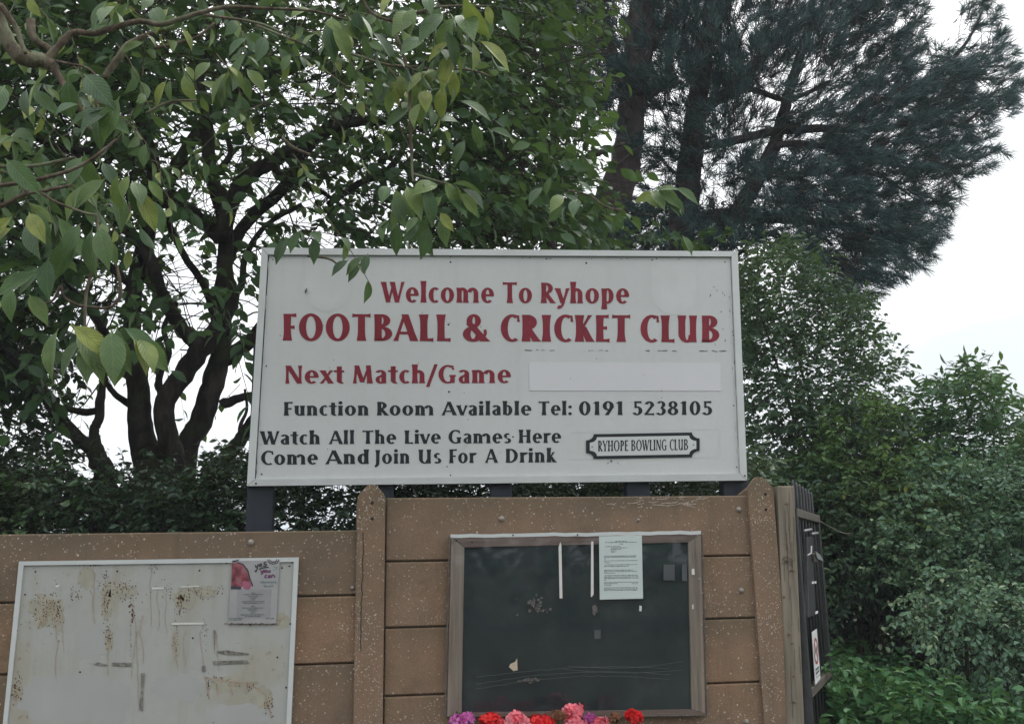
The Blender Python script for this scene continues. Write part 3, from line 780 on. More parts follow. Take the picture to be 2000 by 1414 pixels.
decals('grime_run', S, runs, M['grime_run'], sign, .0004)
pol = [blob(905+i*1.2, 882-i*4.2, 1.1, 3.4, rg, 7, rot=-.5) for i in range(9)]
decals('scuff', S, pol, M['ghost'], sign, .0010)
decals('sticker_edge', S, strokes_px([[(1115, 845), (1404, 838)], [(1404, 838), (1405, 893)], [(1115, 897), (1405, 893)]], .9), M['ghost'], sign, .0010)
for px, py, r_ in ((535, 501, 1.6), (533, 507, 1.4), (880, 502, 1.3), (880, 512, 2.2), (1145, 514, 2.4), (1274, 508, 2), (1416, 512, 1.6), (520, 715, 1.8), (876, 634, 2.2), (877, 765, 2.2), (995, 575, 2), (880, 928, 1.6), (873, 911, 1.5), (511, 926, 1.8), (1439, 912, 1.7), (1433, 792, 1.7), (1432, 655, 1.6), (1002, 853, 1.9)):
    b = MB(); b.dome(S(px, py, .0005), r_/415, -sn, .5, 8, 2); b.build('screw', M['screw'], sign, True)
for px, py in ((1455, 929), (500, 944)):
    b = MB(); b.dome(S(px, py, .0165), 2.2/415, -sn, .5, 8, 2); b.build('screw', M['rust'], sign, True)

# name plate screwed to the welcome sign
plq = empty('name_plate', S(1256, 870), 'white bowling club plate with black border on the welcome board, bottom right corner', 'name plate')
def notched(x0, y0, x1, y1, r_, sk=-2.0):
    o = []
    f = lambda x, y: (x, y+sk*(x-x0)/(x1-x0))
    for cx, cy, a0 in ((x0, y1, 90), (x1, y1, 180), (x1, y0, 270), (x0, y0, 0)):
        a_ = range(0, 91, 18)
        for a in (a_ if True else a_):
            t_ = R({90: 0-a, 180: 270-a-90+0, 270: 180-a+0+0, 0: 90-a}[a0] if False else a)
            ux, uy = math.cos(t_), math.sin(t_)
            if a0 == 90: o.append(f(cx+r_*uy, cy-r_*ux))      # bottom left
            elif a0 == 180: o.append(f(cx-r_*ux, cy-r_*uy))   # bottom right
            elif a0 == 270: o.append(f(cx-r_*uy, cy+r_*ux))   # top right
            else: o.append(f(cx+r_*ux, cy+r_*uy))             # top left
    return o
def nprism(name, pts, front, back, mat):
    b = MB(); b.poly_prism([S(x, y, front) for x, y in pts], sn*(front-back)); return b.build(name, mat, plq)
def notch_pts(x0, y0, x1, y1, nx, ny, sk):
    f = lambda x, y: (x, y+sk*(x-x0)/(x1-x0))
    o = []
    for sx, sy in ((0, 1), (1, 1), (1, 0), (0, 0)):
        X = x1 if sx else x0; Y = y1 if sy else y0; dx = -nx if sx else nx; dy = -ny if sy else ny
        arc = [(X+dx*math.cos(a)*1.0, Y+dy*math.sin(a)) for a in np.linspace(0, math.pi/2, 5)]   # concave corner
        arc = [(X+dx*math.sin(math.pi/2-a), Y+dy*math.sin(a)) for a in np.linspace(0, math.pi/2, 5)]
        # order: walking counter-clockwise (bottom left -> bottom right -> top right -> top left)
        seq = arc if (sx, sy) in ((1, 1), (0, 0)) else arc[::-1]
        seq = {(0, 1): [(X, Y+dy)]+arc[::-1][0:0]+arc[::-1], (1, 1): arc, (1, 0): arc[::-1], (0, 0): arc}[(sx, sy)]
        if (sx, sy) == (0, 1): seq = arc[::-1]
        if (sx, sy) == (1, 1): seq = arc
        o.append(seq)
    bl, br, tr, tl = o
    # bl must run from left edge to bottom edge, br from bottom to right, tr from right to top, tl from top to left
    def order(s_, first):
        return s_ if first(s_[0]) else s_[::-1]
    bl = order(bl, lambda p: abs(p[1]-y1) > 1e-6)
    br = order(br, lambda p: abs(p[1]-y1) < 1e-6)
    tr = order(tr, lambda p: abs(p[1]-y0) > 1e-6)
    tl = order(tl, lambda p: abs(p[1]-y0) < 1e-6)
    return [f(*p) for p in bl+br+tr+tl]
nprism('border', notch_pts(1145, 848, 1366.5, 896, 15, 12, -4), .0062, .0005, M['ink_black'])
nprism('plate', notch_pts(1152, 854, 1360, 890.5, 14, 10.5, -3.6), .0080, .0064, M['trim_white'])
lettering('lettering', [('RYHOPE', 1168, 1227), ('BOWLING', 1233, 1302), ('CLUB', 1308, 1344)], S, M['ink_black'], plq, 21, .19, .09, .6, off=.0084, base=((1168, 881.5), (1344, 878.5)))
for px, py in ((1157, 872), (1354.5, 868.5)):
    b = MB(); b.dome(S(px, py, .0081), .0055, -sn, .5, 8, 2); b.build('screw', M['galv'], plq, True)

# ------------------------------------------------------------------ left notice board (white, stained)
YB = -.034
def Wp(px, py, off=0.0): return at(px, py, YB-off)
lb = empty('notice_board', Wp(300, 1414), 'white notice board with rust stains and torn tape on the left fence panels', 'notice board')
LO = [(-3, 1500), (566, 1500), (583.5, 1088), (37, 1096)]
LO[0] = (37-(1500-1096)*.1, 1500); LO[1] = (583.5-(1500-1088)*.046, 1500)
LI = [(LO[0][0]+9, 1492), (LO[1][0]-9, 1492), (574, 1097), (46, 1104)]
b = MB(); b.quad_prism([Wp(*p) for p in LO], (0, .028, 0)); b.build('board', M['dirty_board'], lb)
for i in range(4):
    j = (i+1) % 4; b = MB(); q = [Wp(*LO[i], .009), Wp(*LO[j], .009), Wp(*LI[j], .009), Wp(*LI[i], .009)]
    b.quad_prism(q, (0, .0088, 0)); b.build('frame_trim', M['trim_white'], lb)
rg = np.random.default_rng(21)
def zz(x, y): return (x*.36, 1000+y*.36)      # from the enlarged crop of this corner
halo = []
for cx, cy, rx, ry in ((240, 540, 75, 95), (320, 560, 30, 90), (585, 480, 40, 100), (590, 700, 24, 60), (660, 430, 80, 45), (1000, 470, 60, 60), (1100, 430, 80, 30), (90, 970, 34, 80), (1250, 930, 120, 40), (1420, 1000, 60, 60), (470, 360, 50, 60), (955, 720, 24, 70), (1530, 590, 40, 40)):
    halo.append(blob(*zz(cx, cy), rx*.36, ry*.36, rg, 28, .28))
decals('rust_halo', Wp, halo, M['rust_halo'], lb, .0005)
halo = [blob(*zz(cx+rg.normal(0, rx*.3), cy+rg.normal(0, ry*.3)), rx*.36*.3, ry*.36*.35, rg, 16, .5) for cx, cy, rx, ry in ((240, 540, 75, 95), (300, 540, 40, 80), (585, 460, 26, 90), (590, 700, 20, 50), (90, 970, 30, 70), (1300, 940, 110, 25), (1440, 1030, 26, 60), (980, 480, 40, 50), (1520, 590, 24, 20)) for q in range(3)]
decals('rust_halo', Wp, halo, M['rust_halo_deep'], lb, .0009)
wet = [blob(*zz(360, 1010), 100, 48, rg, 40, .16), blob(*zz(590, 1020), 46, 44, rg, 30, .22), blob(*zz(960, 950), 52, 26, rg, 34, .22), blob(*zz(1300, 1100), 60, 26, rg, 34, .22), blob(*zz(500, 700), 30, 40, rg, 30, .25)]
decals('damp_stain', Wp, wet, M['damp'], lb, .0003)
pol = []
def cluster(cx, cy, sx, sy, n, r0, r1):
    for i in range(int(n*1.5)):
        x_, y_ = zz(cx+rg.normal(0, sx), cy+rg.normal(0, sy)); s_ = rg.uniform(r0, r1)
        pol.append(blob(x_, y_, s_, s_*rg.uniform(.7, 1.8), rg, 7, .5))
cluster(240, 530, 42, 52, 90, .3, 1.25); cluster(310, 520, 15, 60, 34, .3, 1.4)
cluster(575, 470, 10, 70, 55, .4, 1.3); cluster(650, 430, 70, 38, 70, .3, 1.15); cluster(700, 410, 25, 22, 22, .3, 1.1)
cluster(718, 540, 6, 30, 26, .5, 1.6); cluster(710, 700, 4, 60, 24, .3, .9); cluster(980, 490, 22, 32, 40, .4, 1.4); cluster(1080, 430, 60, 18, 60, .3, 1.2)
cluster(910, 420, 20, 30, 14, .3, 1.1); cluster(590, 690, 12, 34, 40, .3, 1.1); cluster(955, 700, 9, 60, 30, .3, 1.1); cluster(1110, 640, 8, 40, 18, .3, 1.1)
cluster(1130, 950, 5, 40, 20, .3, 1.2); cluster(1460, 1040, 12, 34, 34, .4, 1.3); cluster(1340, 950, 20, 14, 18, .4, 1.3); cluster(1200, 900, 40, 12, 20, .3, 1.1)
cluster(90, 960, 18, 40, 34, .4, 1.6); cluster(400, 450, 14, 25, 16, .4, 1.3); cluster(480, 283, 50, 4, 26, .5, 1.3); cluster(840, 290, 14, 18, 12, .3, 1.2); cluster(640, 290, 300, 40, 24, .3, .8)
decals('rust_speck', Wp, pol, M['rust'], lb, .0012)
pol = []
for cx, cy0, cy1 in ((825, 300, 620), (855, 430, 640), (905, 420, 660), (720, 470, 900), (745, 640, 1040), (1005, 640, 830), (1090, 640, 860), (490, 420, 600), (505, 300, 480), (590, 620, 880), (340, 560, 760), (295, 600, 900), (1165, 640, 860), (940, 650, 850), (775, 560, 820), (1500, 470, 560)):
    n = 16; x_ = cx; path = []
    for i in range(n): path.append(zz(x_, cy0+(cy1-cy0)*i/(n-1))); x_ += rg.normal(0, 3.5)
    pol += strokes_px([path], rg.uniform(.6, 1.2))
for path in ([(1110, 890), (1125, 930), (1130, 980), (1135, 1010)], [(1150, 905), (1175, 930), (1180, 990)], [(1110, 895), (1200, 912), (1320, 925), (1400, 955), (1440, 990), (1462, 1050), (1470, 1110)], [(1245, 930), (1262, 990)], [(1335, 920), (1340, 970)], [(1520, 570), (1512, 610)], [(1545, 575), (1515, 582)]):
    pol += strokes_px([[zz(*p) for p in path]], 1.7)
decals('rust_drip', Wp, pol, M['rust_pale'], lb, .0022)
def band(pts): return [zz(*p) for p in pts]
tape = [band([(1172, 752), (1230, 750), (1352, 766), (1350, 774), (1240, 774), (1180, 762)]), band([(1156, 806), (1340, 800), (1352, 820), (1160, 826)]), band([(508, 828), (530, 814), (590, 830), (560, 832)]), band([(606, 812), (712, 816), (712, 836), (606, 832)]),
        band([(764, 872), (786, 872), (778, 960), (772, 1080), (754, 1070), (762, 960)]), band([(1160, 640), (1168, 640), (1166, 770), (1160, 770)]), band([(1094, 834), (1114, 830), (1114, 862), (1096, 866)])]
tape = [[(x+rg.normal(0, .5), y+rg.normal(0, .4)) for x, y in t_] for t_ in tape]
decals('tape_residue', Wp, tape, M['grime_grey'], lb, .0032)
decals('tape_strip', Wp, [band([(824, 408), (890, 408), (890, 417), (824, 418)]), band([(932, 600), (1106, 598), (1106, 608), (932, 610)]), band([(980, 402), (1080, 398), (1080, 405), (980, 408)]), band([(300, 398), (322, 392), (320, 404), (304, 408)])], M['paper_white'], lb, .0034)
for px, py in ((124, 290), (192, 322), (636, 320), (1082, 316), (1228, 276), (1530, 302), (1570, 292), (1584, 272), (434, 866), (1505, 786), (1552, 950), (1575, 604), (92, 642), (136, 446), (1046, 682)):
    x_, y_ = zz(px, py); b = MB(); b.dome(Wp(x_, y_, .001), .0042, h=.6, n=8, rings=2); b.build('screw', M['screw'], lb, True)

# poster on it
po = empty('poster', Wp(498, 1216), 'faded laminated poster with pink photo corner on the stained white notice board', 'poster')
def zp(x, y): return (400+x*.2122, 1060+y*.2122)
b = MB(); b.quad_prism([Wp(*zp(215, 742), .0095), Wp(*zp(655, 742), .0095), Wp(*zp(690, 160), .0095), Wp(*zp(250, 165), .0095)], (0, .0012, 0)); b.build('sheet', M['poster'], po)
decals('photo', Wp, [[zp(*p) for p in ((240, 425), (250, 185), (300, 178), (350, 200), (395, 260), (410, 330), (425, 400), (350, 395), (330, 420))]], M['poster_photo'], po, .0098)
decals('photo', Wp, [[zp(*p) for p in blob(385, 390, 45, 42, rg, 10, .15)]], M['poster_pink'], po, .0102)
decals('photo_edge', Wp, strokes_px([[zp(*p) for p in ((300, 178), (350, 195), (395, 250), (415, 330), (440, 395))]], 2.2)+[[zp(*p) for p in ((240, 425), (335, 425), (330, 400), (242, 395))], [zp(*p) for p in ((250, 165), (325, 150), (300, 166), (262, 178))]], M['poster_dark'], po, .0108)
yes = [[(465, 205), (470, 222), (482, 218), (492, 195)], [(492, 195), (482, 235), (470, 265), (460, 255)], [(500, 210), (522, 202), (520, 190), (506, 196), (504, 215), (525, 218)], [(565, 175), (545, 182), (548, 195), (568, 198), (562, 212), (540, 212)], [(500, 240), (540, 228), (585, 222)]]
you = [[(515, 250), (520, 268), (532, 265), (540, 248)], [(540, 248), (530, 282), (518, 290)], [(552, 250), (546, 262), (558, 270), (568, 260), (562, 250), (552, 250)], [(578, 250), (578, 266), (592, 268), (600, 250), (602, 268)]]
can = [[(572, 295), (556, 300), (552, 315), (570, 318)], [(600, 298), (586, 302), (584, 318), (600, 315), (602, 296), (606, 318)], [(616, 318), (618, 296), (628, 292), (640, 300), (644, 316)]]
decals('lettering_dark', Wp, strokes_px([[zp(*p) for p in s_] for s_ in yes], 2.2), M['poster_dark'], po, .0112)
decals('lettering_purple', Wp, strokes_px([[zp(*p) for p in s_] for s_ in you+can], 2.0), M['poster_purple'], po, .0112)
lettering('lettering_teal', [('Slimming', zp(508, 0)[0], zp(655, 0)[0])], Wp, M['poster_teal'], po, 4.4, .2, .14, .2, off=.011, base=(zp(508, 372), zp(655, 366)))
lettering('lettering_teal', [('World', zp(540, 0)[0], zp(628, 0)[0])], Wp, M['poster_teal'], po, 4.6, .2, .14, .2, off=.011, base=(zp(540, 408), zp(628, 404)))
decals('emblem', Wp, strokes_px([[zp(630+50*math.cos(a), 150+42*math.sin(a)) for a in np.linspace(.05, 3.1, 14)], [zp(630+33*math.cos(a), 150+26*math.sin(a)) for a in np.linspace(.05, 3.1, 12)]], 1.5), M['poster_dark'], po, .0112)
decals('emblem', Wp, [[zp(*p) for p in blob(x_, y_, 7, 6, rg, 6)] for x_, y_ in ((640, 222), (655, 240), (635, 248), (660, 222))], M['poster_teal'], po, .0112)
M['poster_box'] = mat_plain('poster_grey_box', (.29, .29, .30), .5, .3, var=.08)
decals('text_box', Wp, [[zp(*p) for p in ((290, 690), (600, 690), (615, 425), (300, 425))]], M['poster_box'], po, .0100)
rows = [(430, 470, 456), (355, 540, 470), (405, 485, 488), (428, 468, 503), (425, 470, 518), (345, 550, 535), (355, 535, 550), (425, 465, 578), (345, 535, 594), (395, 480, 610), (425, 465, 624), (420, 470, 640), (330, 545, 656), (370, 515, 670), (222, 350, 690), (225, 340, 704), (560, 640, 690)]
decals('small_print', Wp, text_rows([zp(a, c)[:1]+(zp(b_, c)[0], zp(a, c)[1], -.01) for a, b_, c in rows], rg, 5, 1.5, 1.0), M['print_grey'], po, .0116)
decals('torn_edge', Wp, [[zp(*p) for p in blob(rg.uniform(190, 665), 745+rg.normal(0, 4), rg.uniform(4, 14), rg.uniform(3, 6), rg, 7)] for i in range(34)], M['rust'], po, .0118)

# ------------------------------------------------------------------ right notice board (glazed, dark)
YN = -.046
def N(px, py, off=0.0): return at(px, py, YN-off)
nb = empty('display_case', N(1125, 1397), 'glazed dark notice case with weathered wooden frame, bolted between the two fence posts', 'notice board')
NO = [(873, 1400), (1378.5, 1394), (1369, 1041), (881.5, 1049)]
NI = [(902, 1391), (1351, 1385), (1344, 1059), (907, 1069)]
b = MB(); b.quad_prism([N(*p, -.012) for p in NO], (0, .030, 0)); b.build('back_board', M['felt'], nb)
for i in range(4):
    j = (i+1) % 4; b = MB(); q = [N(*NO[i]), N(*NO[j]), N(*NI[j]), N(*NI[i])]
    d_ = (q[1]-q[0])/np.linalg.norm(q[1]-q[0])*.0006; q = [q[0]+d_, q[1]-d_, q[2]-d_, q[3]+d_]
    b.quad_prism(q, (0, .0118, 0), .002); b.build('frame_rail' if i % 2 == 0 else 'frame_stile', M['frame_wood_x' if i % 2 == 0 else 'frame_wood'], nb)
b = MB(); b.quad_prism([N(*p, .005) for p in ((880, 1397), (1372, 1391), (1364, 1045), (886, 1053))], (0, .004, 0)); b.build('glazing_sheet', M['perspex'], nb)
# metal edging and the pale strip along the top
rgb = np.random.default_rng(9)
top_ = []
for i in range(25):
    f_ = i/24; x_ = 880+f_*489; top_.append((x_, 1043.5-7.5*f_+rgb.normal(0, .5)))
pl = []
for (x0, y0), (x1, y1) in zip(top_[:-1], top_[1:]): pl.append([(x0, y0+7), (x1, y1+7-.1), (x1, y1), (x0, y0)])
b = MB()
for q in pl: b.quad_prism([N(*p, .004) for p in q], (0, .028, 0))
b.build('top_strip', M['trim_white'], nb)
b = MB(); b.tube([N(1371, 1043, .004), N(1376, 1220, .004), N(1380, 1395, .004)], .0038, 6); b.tube([N(878, 1048, .004), N(873, 1230, .004), N(869, 1400, .004)], .0038, 6); b.tube([N(1040, 1401, .004), N(1380, 1396, .004)], .004, 6)
b.build('metal_edge', M['iron_worn'], nb)
for px, py in ((892, 1055), (922, 1058), (892, 1390), (1362, 1046), (1366, 1130), (1371, 1220), (1374, 1310), (1372, 1158), (1252, 1399), (1002, 1045), (1128, 1044)):
    b = MB(); b.dome(N(px, py, .0052), .0042, h=.7, n=8, rings=2); b.build('screw', M['galv' if px > 1360 else 'screw'], nb, True)
scr = []
for y0, amp in ((1335, 26), (1322, 20), (1345, 30)):
    scr.append([(930+i*14, y0-amp*math.sin(i/27*math.pi*.9)*.6-.35*i*1.4+rgb.normal(0, .6)) for i in range(28)])
scr += [[(1110+i*16, 1300+10*math.sin(i*.2)-.9*i) for i in range(15)], [(1100+i*18, 1306+6*math.sin(i*.25)+.2*i) for i in range(14)]]
M['scuff_glass'] = mat_plain('scratched_perspex', (.10, .112, .115), .6, .2)
decals('scratch', N, strokes_px(scr, .7), M['scuff_glass'], nb, .0056)
M['smear'] = mat_plain('glue_smear', (.13, .118, .11), .8, .2, var=.5, scale=80)
sm_ = [blob(1050+rgb.normal(0, 14), 1180+rgb.normal(0, 10), rgb.uniform(.8, 4.5), rgb.uniform(.8, 4), rgb, 8, .5) for i in range(40)]+[blob(1035+rgb.normal(0, 12), 1328+rgb.normal(0, 4), rgb.uniform(1, 5), rgb.uniform(.6, 2.5), rgb, 8, .5) for i in range(22)]
sm_ += [blob(1162, 1188, 5, 7, rgb, 8), blob(1160, 1197, 3, 4, rgb, 8)]
decals('glue_smear', N, sm_, M['smear'], nb, .0058)
M['ghost_sq'] = mat_plain('pale_square', (.085, .092, .098), .8, .2)
decals('paper_ghost', N, [[(1296, 1133), (1318, 1133), (1318, 1102), (1296, 1102)], [(1332, 1134), (1342, 1134), (1341, 1100), (1332, 1102)], [(1161, 1247), (1173, 1247), (1173, 1230), (1161, 1230)]], M['ghost_sq'], nb, .0060)
# things stuck on it
def sheet_thing(name, pts, mat, label, cat, group=None, off=.0062, th=.0007):
    o = empty(name, N(np.mean([p[0] for p in pts]), max(p[1] for p in pts), off), label, cat, group)
    b = MB(); b.poly_prism([N(x, y, off) for x, y in pts], (0, th, 0)); b.build('sheet', mat, o); return o
nt_ = sheet_thing('paper_notice', [(1171.5, 1170.5), (1256, 1168.5), (1253.5, 1045), (1170, 1047)], M['paper_mint'], 'pale green typed notice sheet taped to the top of the dark glazed notice case', 'notice')
rows = []
def zn(x, y): return (1140+x*.12027, 1030+y*.12027)
for a, b_, c in ((515, 695, 222), (350, 865, 243), (580, 640, 266), (350, 610, 310), (440, 710, 331), (440, 610, 354), (440, 540, 378), (445, 515, 399), (330, 870, 464), (330, 845, 484), (330, 365, 510), (330, 875, 541), (330, 435, 570), (340, 870, 606), (330, 730, 632), (330, 800, 694), (330, 860, 716), (330, 505, 742), (340, 895, 780), (330, 890, 804), (330, 895, 826), (330, 370, 852), (330, 890, 892), (330, 545, 912), (790, 890, 910), (330, 450, 940), (330, 870, 978), (330, 880, 1000), (330, 865, 1022)):
    x0, y0 = zn(a, c); x1, _ = zn(b_, c); rows.append((x0, x1, y0-.8, -.012))
decals('small_print', N, text_rows(rows, rgb, 5.5, 1.25, 1.0), M['print_grey'], nt_, .0066)
sheet_thing('paper_strip', [(1093, 1168), (1098.5, 1168), (1096.5, 1064), (1094.5, 1058), (1091, 1068)], M['paper_white'], 'left of two long white paper strips on the dark glazed notice case', 'paper strip', 'white paper strips on the glazed case')
sheet_thing('paper_strip', [(1154, 1165), (1156, 1165), (1159.5, 1160), (1159, 1057), (1154.5, 1057)], M['paper_white'], 'white paper strip right beside the typed notice on the glazed case', 'paper strip', 'white paper strips on the glazed case')
sheet_thing('paper_scrap', [(1248.5, 1193), (1253, 1193), (1253.5, 1183), (1249, 1182)], M['paper_white'], 'tiny white scrap on the dark glass just below the typed notice', 'paper scrap')
sheet_thing('paper_scrap', [(1351, 1122), (1357, 1122), (1356, 1110), (1351, 1111)], M['paper_white'], 'white scrap on the right frame stile of the glazed notice case', 'paper scrap')
sheet_thing('paper_scrap', [(994, 1302), (1003, 1310), (1011, 1308), (1010, 1285), (1006, 1292), (997, 1296)], M['paper_tan'], 'torn tan paper corner on the lower left of the dark glass', 'paper scrap')
sheet_thing('paper_scrap', [(1352, 1189), (1354.5, 1189), (1354.5, 1180), (1352, 1180)], M['paper_white'], 'smallest pale scrap low on the right frame stile of the glazed case', 'paper scrap')

# ------------------------------------------------------------------ iron gate, standing open
gn = at(1557, 1130, .02); gf_d = _fw + RT*((1603-1000)/F_PX) - UP*((1130-707)/F_PX)
near_d = np.dot(gn-CAM, _fw); gf = CAM+gf_d*(near_d*1.19)
gd = np.array([gf[0]-gn[0], gf[1]-gn[1], 0]); GL = np.linalg.norm(gd); gd /= GL
gnrm = np.array([gd[1], -gd[0], 0])           # towards the viewer's right/front
if np.dot(gnrm, CAM-gn) < 0: gnrm = -gnrm
gate = empty('iron_gate', (gn[0], gn[1], 0), 'narrow black iron bar gate standing open, hinged on the grey timber post', 'gate')
GLEAN = .036      # the open leaf has dropped a little
def Gp(s_, z, o_=0.0): return np.array([gn[0], gn[1], 0])+gd*(s_+GLEAN*(z-1.95))+gnrm*o_+np.array([0, 0, z])
def Gpx(px, py):     # pixel -> (s, z) on the gate plane
    p_ = at_plane(px, py, gn, gnrm); return float(np.dot(p_-gn, gd))-GLEAN*(float(p_[2])-1.95), float(p_[2])
zt_n = Gpx(1557, 996)[1]; zm = Gpx(1608, 1312)[1]
def bar(name, s0, s1, z0, z1, th, mat, o_=0.0):
    b = MB(); b.quad_prism([Gp(s0, z0, o_+th/2), Gp(s1, z0, o_+th/2), Gp(s1, z1, o_+th/2), Gp(s0, z1, o_+th/2)], -gnrm*th, .003); return b.build(name, mat, gate)
bar('stile', 0, .05, .06, zt_n-.002, .05, M['iron'])
bar('stile', GL-.055, GL, .06, zt_n-.047, .05, M['iron'])
bar('rail', .0, GL, zt_n-.045, zt_n, .056, M['iron_worn'])
bar('rail', .05, GL-.055, zm-.045, zm, .052, M['iron_worn'])
bar('rail', .05, GL-.055, .10, .15, .05, M['iron'])
nbar = 7
for i in range(nbar):
    s_ = .05+(GL-.105)*(i+.5)/nbar; b = MB()
    top = zt_n+.155-(.02*i/nbar); b.tube([Gp(s_, .1), Gp(s_, zt_n-.02), Gp(s_, top-.02), Gp(s_, top)], [.009, .009, .009, .006], 8); b.build('bar', M['iron'], gate, True)
def Gq(pts, o_): return [Gp(*Gpx(*p), o_) for p in pts]
b = MB(); b.quad_prism(Gq([(1569, 1205), (1583, 1200), (1577, 1048), (1566, 1050)], .028), -gnrm*.02, .002); lock_ = b.build('lock_plate', M['iron'], gate)
b = MB(); b.quad_prism(Gq([(1575, 1098), (1581, 1096), (1578, 1080), (1573, 1082)], .045), -gnrm*.018, .002); latch_ = b.build('latch_box', M['iron_worn'], gate)
b = MB(); b.quad_prism(Gq([(1577, 1091), (1590, 1096), (1583, 1084), (1572, 1076)], .055), -gnrm*.004, 0); b.build('latch_cover', M['galv'], latch_)
b = MB(); b.tube([Gp(*Gpx(1561, 1085), .04), Gp(*Gpx(1565, 1081), .05), Gp(*Gpx(1566, 1067), .05)], .005, 6); b.build('handle', M['galv'], gate, True)
b = MB(); b.tube([Gp(*Gpx(1558, 1037), .035), Gp(*Gpx(1572, 1034), .035)], .007, 6); b.tube([Gp(*Gpx(1573, 1043), .035), Gp(*Gpx(1585, 1041), .035)], .007, 6); b.build('bolt', M['galv'], gate, True)
b = MB()
for q in ([(1574.5, 1140), (1578, 1139.5), (1578, 1135), (1574.5, 1135.5)], [(1579.5, 1139.5), (1583, 1139), (1583, 1134.5), (1579.5, 1135)], [(1581.5, 1199), (1586, 1197), (1586, 1192), (1581.5, 1194)]):
    b.quad_prism(Gq(q, .0315), -gnrm*.002)
b.build('label', M['sticker'], lock_)
# round prohibition sign wired to the bars
wsg = empty('warning_sign', Gp(*Gpx(1582, 1330), .03), 'narrow white sign with a red ring and black text, fixed on the open iron gate', 'sign')
wq = [(1579.5, 1336), (1589.5, 1324.5), (1582.5, 1227.5), (1573, 1234)]
b = MB(); b.quad_prism(Gq(wq, .034), -gnrm*.003); b.build('panel', M['sticker'], wsg)
def Gs(u, v, o_):    # unit square of the sign panel
    a = np.array(wq, float); p_ = (a[0]*(1-u)+a[1]*u)*(1-v)+(a[3]*(1-u)+a[2]*u)*v; return Gp(*Gpx(*p_), o_)
def Gdec(name, polys, mat, o_): return decals(name, lambda x, y, o: Gs(x, y, o), polys, mat, wsg, o_)
ring = [(.5+.42*math.cos(a), .60+.26*math.sin(a)) for a in np.linspace(0, 2*math.pi, 33)]
ring2 = [(.5+.31*math.cos(a), .60+.205*math.sin(a)) for a in np.linspace(0, 2*math.pi, 33)]
Gdec('ring', [[ring[i], ring[i+1], ring2[i+1], ring2[i]] for i in range(32)]+[[(.24, .74), (.30, .76), (.76, .46), (.70, .44)]], M['sign_red'], .0348)
Gdec('symbol', [[(.34, .55), (.36, .64), (.52, .66), (.66, .61), (.62, .53), (.56, .57), (.44, .58), (.42, .52)], [(.58, .62), (.62, .70), (.72, .67), (.68, .61)]], M['ink_black'], .0344)
Gdec('lettering', [[(x_, y_), (x_+.11, y_), (x_+.11, y_+.045), (x_, y_+.045)] for y_ in (.235, .165) for x_ in (.16, .30, .44, .58, .72)]+[[(x_, .10), (x_+.14, .10), (x_+.14, .115), (x_, .115)] for x_ in (.18, .36, .54, .70)], M['ink_black'], .0346)
# loose wire at the top of the gate
wr = empty('loose_wire', Gp(GL, zt_n-.02), 'thin rusty wire trailing from the top corner of the iron gate into the hedge', 'wire')
b = MB(); p0 = Gp(GL, zt_n-.02); p1 = at(1662, 1042, p0[1]+.35)
pp = smooth_path([(*p0, .004), (*(p0*.65+p1*.35+np.array([0, 0, -.012])), .004), (*(p0*.3+p1*.7+np.array([0, 0, -.02])), .004), (*p1, .003)], 5)
b.tube(pp[:, :3], pp[:, 3], 5); b.build('strand', M['iron_worn'], wr, True)

# ------------------------------------------------------------------ foliage machinery
def unit(a): return a/(np.linalg.norm(a, axis=-1, keepdims=True)+1e-12)

def leaf_template(W=.27, n=6, fold=.25, curl=.16, pet=.10, tip=.5, pow_=.8):
    """leaf along +Y of length 1, width 2W, folded along the midrib and curling down; petiole first"""
    ts = [0, pet]+[pet+(1-pet)*(i/n) for i in range(1, n+1)]
    V = []; UV = []
    for i, t in enumerate(ts):
        if i == 0: h = .012
        elif i == 1: h = .02
        else:
            u = (t-pet)/(1-pet); h = W*max(0.0, math.sin(math.pi*u**pow_))**.75*(1-tip*max(0, u-.7)/.3*.5)
            if i == len(ts)-1: h = .0
        z = -curl*t*t
        for sx in (-1, 0, 1):
            V.append((sx*h, t, z+abs(sx)*h*fold)); UV.append((sx*(h/W if W else 0), t))
    F = []
    for i in range(len(ts)-1):
        a = 3*i; F += [(a, a+1, a+4, a+3), (a+1, a+2, a+5, a+4)]
    return np.array(V), np.array(F), np.array(UV)

def simple_leaf(W=.27, fold=.3, curl=.2):
    V = [(0, 0, 0), (-W*.8, .33, W*fold-.1*curl), (0, .33, -.1*curl), (W*.8, .33, W*fold-.1*curl), (-W*.85, .62, W*fold-.4*curl), (0, .62, -.4*curl), (W*.85, .62, W*fold-.4*curl), (0, 1, -curl)]
    F3 = [(0, 2, 1), (0, 3, 2), (4, 5, 7), (5, 6, 7)]; F4 = [(1, 2, 5, 4), (2, 3, 6, 5)]
    return np.array(V), (np.array(F3), np.array(F4)), np.zeros((8, 2))

def lobed_leaf():
    """five-pointed leaf (sycamore)"""
    pts = []
    for a, r_ in ((-90, .18), (-40, .30), (-12, .62), (12, .40), (38, .86), (62, .52), (90, 1.0), (118, .52), (142, .86), (168, .40), (192, .62), (220, .30)):
        x_, y_ = r_*math.cos(R(a))*.62, .34+r_*math.sin(R(a))*.66
        pts.append((x_, y_, abs(x_)*.22-.18*max(0, y_)**2))
    V = [(0, .34, -.03)]+pts; n = len(pts)
    F = [(0, i+1, (i+1) % n+1) for i in range(n)]
    return np.array(V), np.array(F), np.zeros((len(V), 2))

